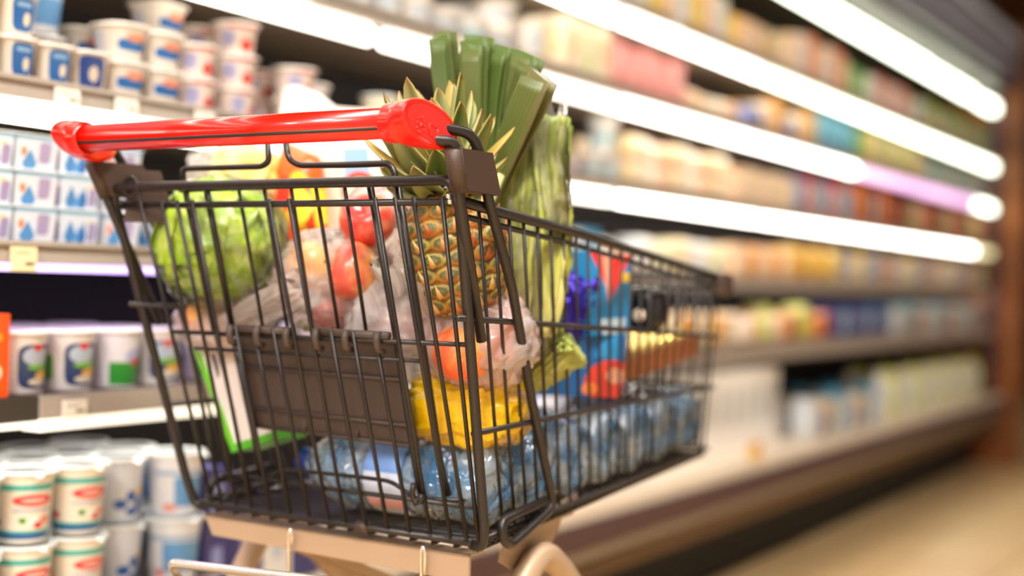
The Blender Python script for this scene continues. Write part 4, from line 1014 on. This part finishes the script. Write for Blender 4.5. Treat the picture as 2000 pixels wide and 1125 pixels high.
def romaine(p_bot, p_top, r, label, seed, pale=.3, nleaf=15, fr=.02):
    B = W(*p_bot); T = W(*p_top); d = T - B; L = d.length
    e = link('romaine_lettuce', None, M=frame(B, d, ER), label=label, cat='lettuce')
    g1, g2, g3, g4 = cols((134, 152, 20), (180, 184, 64), (232, 226, 160), (84, 140, 10))
    b = MB()
    for k in range(nleaf):
        a0 = k * 2.39996; ring_ = 1 - k / nleaf; rr = r * (.35 + .65 * ring_); hh = L * (1.0 - .10 * ring_ * ((k * 7) % 5) / 5)
        def fn(u, v, a0=a0, rr=rr, hh=hh, k=k):
            a = a0 + (u - .5) * (1.0 + .9 * v) ; wv = math.sin(min(1, v * 1.15 + .08) * PI * .78) ** .6
            ruf = fr * v ** 2 * math.sin(u * 34 + k) * abs(u - .5) * 2 + .006 * fbm(Vector((u * 4, v * 6, k)), 3)
            q = rr * (.42 + .62 * wv) + ruf + .010 * max(0, v - .82) * 6 * (1 - abs(2 * u - 1))
            z = hh * v * (1 - .10 * abs(2 * u - 1) ** 2 * v)
            return Vector((q * math.cos(a), q * math.sin(a), z))
        def cf(u, v, k=k):
            mid = max(0, 1 - abs(u - .5) * (9 + 16 * v)); vein = max(0, .10 - abs(fbm(Vector((u * 8, v * 5 - abs(u - .5) * 6, k)), 6))) * 7
            c_ = mixc(g2, g1, .2 + .9 * v - pale); c_ = mixc(c_, g4, max(0, v - .7) * 1.4); c_ = mixc(c_, g3, max(mid, vein * .7) * (1 - .3 * v))
            return mixc(c_, g3, max(0, .35 - v) * 1.6 + pale * .35)
        b.grid(fn, 26, 30, cols=cf)
    sheet_obj(b, 'leaves', vcmat('romaine_leaf', .42, coat=.1, trl=.22), e, .0014)
    MB().lathe([(r * .28, -.01), (r * .36, .0), (r * .3, .03)], 20).build('base', mat('romaine_base', srgb(226, 222, 170)), e)
    return e
romaine((1030, 660, .25), (1030, 236, .27), .047, 'tall romaine lettuce standing bagged behind the pineapple', 2, .32, nleaf=13, fr=.014)
cR = W(1032, 440, .255)
def tall_bag():
    def fn(u, v):
        th = 2 * PI * u; z = -.15 + .285 * v
        r_ = .046 * (1 - .25 * abs(2 * v - 1) ** 3) * (1 + .05 * math.sin(th * 2 + 3 * v))
        if v > .86: r_ *= 1 + 1.1 * (v - .86)
        r_ *= 1 + .10 * fbm(Vector((math.cos(th) * 1.2, math.sin(th) * 1.2, z * 14)), 4) + .06 * abs(math.sin(th * 5 + z * 30))
        return Vector((r_ * math.cos(th), r_ * math.sin(th) * .95, z + (.012 * math.sin(th * 3) + .010 * math.sin(th * 5 + 1)) * v ** 3))
    MB().grid(fn, 80, 50).build('plastic_bag', film('film_romaine', dens=.03, milky=(.97, .95, .85), scale=9), None, loc=cR, label='clear crinkled bag around the standing romaine lettuce', cat='plastic bag')
tall_bag()
romaine((992, 748, .27), (1112, 655, .30), .028, 'pale green lettuce lying low behind the cart side', 4, .75)

# --- apples and peaches
def fruit(kind, x, y, t, rpx, ca, cb_, label, seed=1, cat=None, tilt=(0, 0), group=None, stem=True):
    c = W(x, y, t); r = rpx * mpp(c)
    A, B_ = srgb(*ca), srgb(*cb_)
    rnd = random.Random(seed); dirv = Vector((rnd.uniform(-1, 1), rnd.uniform(-1, .2), rnd.uniform(-.6, .8))).normalized()
    def cf(u, v):
        th = 2 * PI * u; ph = PI * (v - .5); p = Vector((math.cos(ph) * math.cos(th), math.cos(ph) * math.sin(th), math.sin(ph)))
        n = .5 + .75 * p.dot(dirv) + .7 * fbm(p * 2.2, seed) + .16 * math.sin(th * 22 + 5 * fbm(p * 3, seed)) + .3 * fbm(p * 9, seed)
        return mixc(A, B_, n)
    def fn(u, v):
        th = 2 * PI * u; ph = PI * (v - .5); rr = 1 - .0 * v
        z = math.sin(ph) * (.90 if kind == 'apple' else .94); q = math.cos(ph)
        dim = .30 * math.exp(-(q / .32) ** 2) if v > .5 else (.14 if kind == 'apple' else .05) * math.exp(-(q / .3) ** 2)
        q *= 1 + .06 * math.sin(ph) if kind == 'apple' else 1 - (.05 * math.exp(-(math.sin(th / 2)) ** 2 * 40))
        return Vector((q * math.cos(th), q * math.sin(th), z - math.copysign(dim, z))) * r
    e = MB().grid(fn, 40, 28, cols=cf).build(kind, vcmat('fruit_skin' if kind == 'apple' else 'peach_skin', .3 if kind == 'apple' else .5, coat=.35 if kind == 'apple' else 0, trl=0), loc=c, rot=(tilt[0], tilt[1], seed), label=label, cat=cat or kind, group=group)
    if stem and kind == 'apple': MB().tube([(0, 0, r * .55), (.001, 0, r * .85), (.003, .001, r * 1.05)], r * .035, 6).build('stem', mat('fruit_stem', srgb(94, 66, 30)), e)
    return e
RD, YE_, DR, OR_, PK_ = (222, 70, 50), (250, 190, 50), (186, 24, 34), (252, 164, 84), (242, 136, 110)
fruit('apple', 603, 520, .135, 50, YE_, (238, 128, 40), 'yellow orange apple in the clear bag, middle of the gate', 2, tilt=(1.2, .3))
fruit('apple', 690, 530, .125, 58, (250, 180, 100), (226, 90, 76), 'large red and yellow apple right of the yellow one', 5, tilt=(1.3, -.3))
fruit('apple', 640, 606, .17, 44, DR, (226, 70, 50), 'dark red apple under the yellow apple', 6, tilt=(.6, .5))
fruit('apple', 560, 590, .19, 40, (230, 90, 70), DR, 'red apple lowest left in the apple bag', 8)
fruit('apple', 532, 520, .21, 36, (240, 170, 120), (220, 60, 50), 'pale red apple deepest in the apple bag', 9)
fruit('apple', 719, 432, .15, 56, (246, 150, 110), (226, 64, 56), 'bright red apple in the upper bag under the top bar', 12, tilt=(.9, .4))
fruit('apple', 778, 412, .20, 40, DR, (190, 30, 40), 'deep red apple left of the pineapple', 14, tilt=(.5, -.5))
bag('plastic_bag', W(650, 548, .155), .076, .060, .062, F_milk, 'thin clear bag holding the yellow and red apples', seed=8, amp=.22)
bag('plastic_bag', W(738, 438, .18), .044, .043, .053, F_milk, 'small clear bag around the upper red apples', seed=10, amp=.15)
# twisted white neck of the apple bag running down to the left
b = MB()
n0_, n1_ = W(600, 560, .10), W(430, 650, .12)
def neck(u, v):
    p = n0_.lerp(n1_, v); th = 2 * PI * u; M = frame(Vector((0, 0, 0)), n1_ - n0_)
    r_ = (.030 - .012 * v) * (1 + .28 * math.sin(th * 5 + v * 4) + .15 * math.sin(th * 11))
    return p + (M @ Vector((r_ * math.cos(th) * .8, r_ * math.sin(th) * .5, 0))) - n0_
b.grid(neck, 90, 20).build('plastic_bag', F_pink, None, loc=n0_, label='gathered pleated plastic bag neck across the middle of the gate', cat='plastic bag')
fruit('peach', 400, 616, .13, 44, (246, 150, 120), (250, 190, 110), 'pale peach at the left edge under the lettuce', 21)
fruit('peach', 470, 640, .17, 42, (236, 130, 110), (246, 180, 120), 'pale pink peach second from left under the lettuce', 22)
bag('plastic_bag', W(440, 628, .155), .068, .05, .046, F_pink, 'pinkish plastic bag of peaches under the lettuce', seed=13, amp=.2)
# peach bag on the right
pc_ = [(905, 688, .125, 62, OR_, (240, 104, 60), 'large orange red peach behind the right gate wires'), (972, 668, .165, 46, (240, 120, 80), (226, 80, 60), 'orange peach right of the largest one'),
       (860, 660, .17, 42, (246, 160, 110), (236, 110, 80), 'pale peach left of the largest one'), (990, 625, .20, 40, PK_, (240, 160, 120), 'pink peach touching the cart side'), (784, 640, .155, 44, (246, 196, 186), (236, 150, 140), 'pale pink peach in the white bag left'), (730, 622, .19, 42, (246, 206, 196), (236, 160, 150), 'faded pink peach left in the white bag')]
for i, (x, y, t, r_, a, b_, lb) in enumerate(pc_): fruit('peach', x, y, t, r_, a, b_, lb, 30 + i)
bag('plastic_bag', W(935, 662, .165), .070, .058, .058, F_pink, 'clear bag full of orange peaches at the right post', seed=21, amp=.18)
bag('plastic_bag', W(772, 618, .165), .062, .05, .056, F_white, 'white crumpled plastic bag with its end tied in a knot', seed=23, amp=.3, knot=[(W(838, 615, .105), Vector((-.1, -.2, 1)), .048, .020), (W(775, 580, .12), Vector((-.25, -.1, 1)), .042, .017)])

# --- yellow bag
o = bag('bag_of_lemons', W(915, 796, .185), .066, .06, .042, mat('yellow_plastic', srgb(246, 206, 16), rough=.22, coat=.5, bump=1.0, bscale=18, var=[srgb(232, 178, 10)], vscale=8), 'bright yellow plastic bag lying on the water bottles', 'bag', seed=31, amp=.28, e=.7)
bag('plastic_bag', W(968, 806, .20), .038, .045, .042, F_milk, 'crumpled clear film over the right end of the yellow bag', seed=33, amp=.3)

# --- water bottles, lying across the cart
m_water = mat('blue_bottle', srgb(150, 200, 240), rough=.06, ior=1.25)
nt = m_water.node_tree; N_ = nt.nodes; L_ = nt.links; pb_ = N_['Principled BSDF']
# thin blue PET: mostly see-through, with lively highlights on its dents
pb_.inputs['Base Color'].default_value = (*srgb(120, 190, 246), 1); pb_.inputs['Transmission Weight'].default_value = .25; pb_.inputs['Coat Weight'].default_value = 1
tcb = N_.new('ShaderNodeTexCoord'); nb = N_.new('ShaderNodeTexNoise'); nb.inputs['Scale'].default_value = 28; nb.inputs['Detail'].default_value = 3; nb.inputs['Distortion'].default_value = 1
L_.new(tcb.outputs['Object'], nb.inputs['Vector']); bb = N_.new('ShaderNodeBump'); bb.inputs['Strength'].default_value = 1; bb.inputs['Distance'].default_value = .02
L_.new(nb.outputs['Fac'], bb.inputs['Height']); L_.new(bb.outputs['Normal'], pb_.inputs['Normal']); L_.new(bb.outputs['Normal'], pb_.inputs['Coat Normal'])
nb2 = N_.new('ShaderNodeTexNoise'); nb2.inputs['Scale'].default_value = 20; L_.new(tcb.outputs['Object'], nb2.inputs['Vector'])
crb = N_.new('ShaderNodeValToRGB'); crb.color_ramp.elements[0].position = .4; crb.color_ramp.elements[1].position = .62
crb.color_ramp.elements[0].color = (*srgb(104, 180, 240), 1); crb.color_ramp.elements[1].color = (*srgb(220, 240, 255), 1); L_.new(nb2.outputs['Fac'], crb.inputs[0]); L_.new(crb.outputs[0], pb_.inputs['Base Color'])
trb = N_.new('ShaderNodeBsdfTransparent'); trb.inputs[0].default_value = (*srgb(186, 224, 255), 1)
mxb = N_.new('ShaderNodeMixShader'); mxb.inputs[0].default_value = .5; L_.new(pb_.outputs[0], mxb.inputs[1]); L_.new(trb.outputs[0], mxb.inputs[2])
glb = N_.new('ShaderNodeBsdfGlossy'); glb.inputs['Roughness'].default_value = .02; L_.new(bb.outputs['Normal'], glb.inputs['Normal'])
lwb = N_.new('ShaderNodeFresnel'); lwb.inputs['IOR'].default_value = 1.9; L_.new(bb.outputs['Normal'], lwb.inputs['Normal'])
mxc_ = N_.new('ShaderNodeMixShader'); L_.new(lwb.outputs[0], mxc_.inputs[0]); L_.new(mxb.outputs[0], mxc_.inputs[1]); L_.new(glb.outputs[0], mxc_.inputs[2])
L_.new(mxc_.outputs[0], N_['Material Output'].inputs['Surface'])
P_wlabel = pmat('print_water', srgb(206, 216, 240), [('r', .5, .5, .06, .5, srgb(120, 160, 226)), ('r', .3, .5, .03, .5, srgb(236, 170, 160)), ('e', .72, .5, .1, .3, srgb(240, 240, 246)), ('r', .9, .5, .04, .5, srgb(90, 130, 210))])
m_capb = mat('blue_cap', srgb(16, 40, 120), rough=.35)
def bottle_meshes():
    prof = [(.018, .0), (.034, .002), (.0415, .012), (.0425, .03)]
    z = .034
    while z < .095: prof += [(.0425, z), (.0398, z + .004), (.0425, z + .008)]; z += .012
    prof += [(.042, .105), (.042, .165), (.0395, .17), (.0425, .176)]
    while z < .168: z += .012
    z = .18
    while z < .205: prof += [(.0425, z), (.0402, z + .004), (.0425, z + .008)]; z += .012
    prof += [(.0415, .222), (.036, .242), (.026, .262), (.016, .276), (.0135, .281), (.0135, .292)]
    b = MB().lathe(prof, 48)
    b.v = [tuple(Vector(p) * (1 + 0) + Vector((p[0], p[1], 0)) * (.05 * fbm(Vector(p) * 22, 3) + (.05 * math.sin(math.atan2(p[1], p[0]) * 5) if p[2] < .03 else 0))) for p in b.v]
    body = b.mesh('water_bottle', m_water)
    lab = MB().lathe([(.0431, .108), (.0434, .112), (.0434, .158), (.0431, .162)], 40, cap0=False, cap1=False).mesh('label_band', P_wlabel)
    cap = MB().lathe([(.0155, .279), (.016, .281), (.016, .295), (.0145, .297)], 24).mesh('cap', m_capb)
    return body, lab, cap
bm_, lm_, cm_ = bottle_meshes()
BL_ = [(.179, .196, 'nearest the gate'), (.275, .194, 'second from the gate'), (.371, .187, 'third from the gate'), (.467, .179, 'fourth from the gate'), (.562, .171, 'fifth from the gate'), (.658, .163, 'sixth from the gate'), (.753, .155, 'at the front end of the cart')]
for k, (t, s0, wh) in enumerate(BL_):
    zc = zb_side(t) + .0475 + .001
    p = cw(s0, t, cz(zc)); M = frame(p, -ER, (0, 0, 1)) @ Matrix.Rotation(k * 1.3 + .5, 4, 'Z') @ Matrix.Diagonal((1.1, 1.1, 1, 1))
    o = link('water_bottle', bm_, M=M, label='blue water bottle lying across the cart floor, ' + wh, cat='bottle', group='water bottles on the cart floor')
    link('label_band', lm_, o); link('cap', cm_, o)
# a second layer further forward
for k, (t, s0, wh) in enumerate([(.60, .165, 'left one'), (.69, .158, 'foremost one')][:0]):
    pass

# --- packets behind
def slab(name, pts, t, depth, m, label, cat, pil=0, uvflip=False):
    """a flat packet from its four front corners (left-bottom, right-bottom, right-top, left-top)"""
    P_ = [W(x, y, t_) for (x, y), t_ in zip(pts, t if isinstance(t, (list, tuple)) else [t] * 4)]
    c = sum(P_, Vector()) / 4; nrm = (P_[1] - P_[0]).cross(P_[3] - P_[0]).normalized() * -1
    b = MB(); nu, nv = 20, 20
    def side(u, v, k):
        q = (P_[0].lerp(P_[1], u)).lerp(P_[3].lerp(P_[2], u), v) - c
        e_ = max(0, (1 - abs(2 * u - 1) ** 4) * (1 - abs(2 * v - 1) ** 4)) ** .5 if pil else 1
        wr = (.0025 * fbm(Vector((u * 5, v * 5, k)), 5)) if pil else 0
        return q + nrm * (depth * (.5 - (.5 if k else -.5) * (e_ if pil else 1)) - depth * .0 + (wr if not k else -wr))
    if pil:
        b.grid(lambda u, v: side(u, v, 1) if False else (P_[0].lerp(P_[1], u)).lerp(P_[3].lerp(P_[2], u), v) - c - nrm * (depth * .5) * (max(0, (1 - abs(2 * u - 1) ** 4) * (1 - abs(2 * v - 1) ** 4)) ** .5) + nrm * .0025 * fbm(Vector((u * 5, v * 5, 1)), 5), nu, nv)
        b.grid(lambda u, v: (P_[0].lerp(P_[1], u)).lerp(P_[3].lerp(P_[2], u), v) - c + nrm * (depth * .5) * (max(0, (1 - abs(2 * u - 1) ** 4) * (1 - abs(2 * v - 1) ** 4)) ** .5), nu, nv)
    else:
        Q = [p - c for p in P_]; R4 = [p + nrm * depth for p in Q]; uvq = [(0, 0), (1, 0), (1, 1), (0, 1)]
        b.add(Q, [(0, 1, 2, 3)], uvq, smooth=False); b.add(R4, [(3, 2, 1, 0)], uvq, smooth=False)
        for i in range(4):
            j = (i + 1) % 4; b.add([Q[i], Q[j], R4[j], R4[i]], [(0, 1, 2, 3)], [(.02, .02)] * 4, smooth=False)
    return b.build(name, m, loc=c, label=label, cat=cat)
P_chip = pmat('print_orange_pack', srgb(240, 88, 24), [('e', .72, .35, .32, .42, srgb(250, 190, 30)), ('e', .38, .48, .17, .2, srgb(222, 44, 30)), ('e', .85, .3, .08, .34, srgb(206, 60, 30)), ('e', .72, .36, .2, .22, srgb(252, 212, 60)), ('r', .35, .88, .4, .12, srgb(244, 96, 30)), ('r', .07, .6, .07, .4, srgb(252, 200, 90))])
slab('food_packet', [(530, 478), (640, 455), (622, 306), (556, 276)], .24, .045, P_chip, 'orange and red packet with a yellow fruit picture', 'packet', pil=1)
slab('carton_box', [(478, 438), (585, 488), (560, 350), (520, 320)], .22, .03, mat('orange_card', srgb(236, 72, 20), rough=.4), 'small plain orange red carton left of the fruit packet', 'carton')
P_flour = pmat('print_flour', srgb(244, 226, 208), [('r', .42, .84, .13, .16, srgb(140, 184, 222)), ('e', .44, .60, .19, .18, srgb(232, 70, 52)), ('e', .44, .59, .145, .135, srgb(246, 226, 208)), ('r', .5, .2, .3, .01, srgb(200, 160, 130)), ('r', .45, .14, .2, .008, srgb(200, 160, 130))], rough=.6, coat=0)
slab('flour_bag', [(628, 500), (815, 500), (812, 285), (612, 290)], .30, .055, P_flour, 'white paper flour bag with blue stripe and red ring', 'flour bag', pil=0)
b = MB()
wc = W(680, 300, .40)
wp = [W(x, y, .38) - wc for x, y in ((545, 340), (838, 340), (838, 232), (760, 216), (650, 208), (612, 196), (572, 166), (556, 172), (548, 215))]
b.prism(wp, EF * .05 + Vector((0, 0, -.004)))
wb = b.build('shopping_bag', mat('white_bag', srgb(246, 240, 232), rough=.5, bump=.5, bscale=14, sss=0), loc=wc, label='plain white bag with a raised corner behind the red handle', cat='bag')
bev = wb.modifiers.new('soft', 'BEVEL'); bev.width = .006; bev.segments = 3
# cream pasta bag between lettuce and packet
pm = mat('pasta', srgb(250, 224, 160), rough=.5, bump=1.0, bscale=70, var=[srgb(244, 190, 96)], vscale=30)
bag('pasta_bag', W(480, 360, .22), .055, .035, .052, pm, 'cream coloured bag of pasta behind the lettuce', 'pasta bag', seed=41, amp=.2, e=.8)
bag('plastic_bag', W(448, 340, .24), .062, .045, .036, F_milk, 'white translucent bag over the pasta left of the orange packet', seed=43, amp=.3)
# white and green carton at lower left
P_gw = pmat('print_white_green', srgb(238, 230, 222), [('r', .0, .5, .10, .5, srgb(110, 200, 40)), ('r', .5, .0, .5, .07, srgb(90, 186, 40))], rough=.4)
slab('milk_carton', [(452, 884), (545, 856), (500, 640), (372, 668)], [.145, .145, .15, .15], .05, P_gw, 'white carton with green edges standing at the left rear corner', 'carton')
# purple foil sweets
bag('sweets_bag', W(1122, 590, .42), .030, .03, .044, mat('purple_foil', srgb(64, 46, 170), rough=.18, metal=.7, bump=1, bscale=35), 'shiny purple foil bag left of the blue packet', 'sweets', seed=51, amp=.45)
# blue upright packet with a red triangle, and the blue packet lying under it
P_bluep = pmat('print_blue_packet', srgb(24, 134, 196), [('d', .5, 1.0, .46, .55, srgb(232, 50, 36)), ('d', .42, 1.0, .12, .62, srgb(240, 160, 130)), ('r', .88, .72, .12, .06, srgb(240, 200, 20)), ('r', .55, .14, .34, .06, srgb(200, 224, 240)), ('r', .55, .02, .24, .04, srgb(190, 210, 236))])
slab('blue_packet', [(1152, 656), (1229, 650), (1236, 500), (1148, 490)], [.41, .50, .50, .41], .035, P_bluep, 'upright blue packet with an inverted red triangle at its top', 'packet')
P_blue2 = pmat('print_blue_packet_low', srgb(14, 96, 164), [('e', .86, .22, .34, .36, srgb(216, 60, 40)), ('e', .6, .12, .1, .1, srgb(240, 130, 50)), ('r', .75, .8, .16, .2, srgb(40, 140, 200)), ('e', .9, .34, .12, .12, srgb(236, 170, 140))])
slab('blue_packet', [(1052, 770), (1212, 778), (1226, 652), (1132, 645)], [.34, .48, .49, .41], .04, P_blue2, 'slanted blue packet with a red picture lying on the bottles', 'packet', pil=0)
# cardboard tray of glossy cookies
cB = ons(1218, 748, .135)
tr = link('food_tray', None, M=Matrix.Translation(cw(cB.x, cB.y, cB.z)) @ Matrix.Rotation(CA, 4, 'Z') @ Matrix.Rotation(math.atan(.14), 4, 'X'), label='brown cardboard tray with a shiny clear top at the cart front', cat='tray')
m_card = mat('card_brown', srgb(176, 106, 56), rough=.55)
tb = MB(); tb.box(-.17, 0, 0, .235, 0, .003)
tb.box(-.003, 0, 0, .235, .003, .030); tb.box(-.17, -.167, 0, .235, .003, .030); tb.box(-.167, -.003, 0, .003, .003, .030); tb.box(-.167, -.003, .232, .235, .003, .030); tb.build('tray', m_card, tr)
bb2 = MB(); m_gold = mat('gold_foil', srgb(250, 214, 120), rough=.15, metal=.6, coat=.5)
for i in range(5):
    for j in range(7): bb2.blob(.015, .015, .013, nu=14, nv=8, M=Matrix.Translation((-.022 - .0315 * i, .022 + .032 * j, .030)))
bb2.build('sweet_pieces', m_gold, tr)
tb = MB().box(-.05, .0, 0, .05, 0, .05)
# dark chocolate box
dk_ = link('chocolate_box', None, loc=W(1250, 646, .56), rot=CA, label='black rounded box with brown and white dots behind the blue packet', cat='box')
MB().blob(.032, .028, .030, .5, .5, nu=28, nv=18, M=Matrix.Translation((0, 0, .030))).build('body', mat('black_gloss', srgb(24, 18, 18), rough=.25), dk_)
MB().blob(.009, .003, .009, nu=14, nv=8, M=Matrix.Translation((-.012, -.027, .022))).build('brown_print', mat('choc_brown', srgb(150, 84, 40)), dk_)
MB().blob(.009, .003, .009, nu=14, nv=8, M=Matrix.Translation((.012, -.027, .022))).build('white_print', mat('choc_white', srgb(240, 220, 196)), dk_)
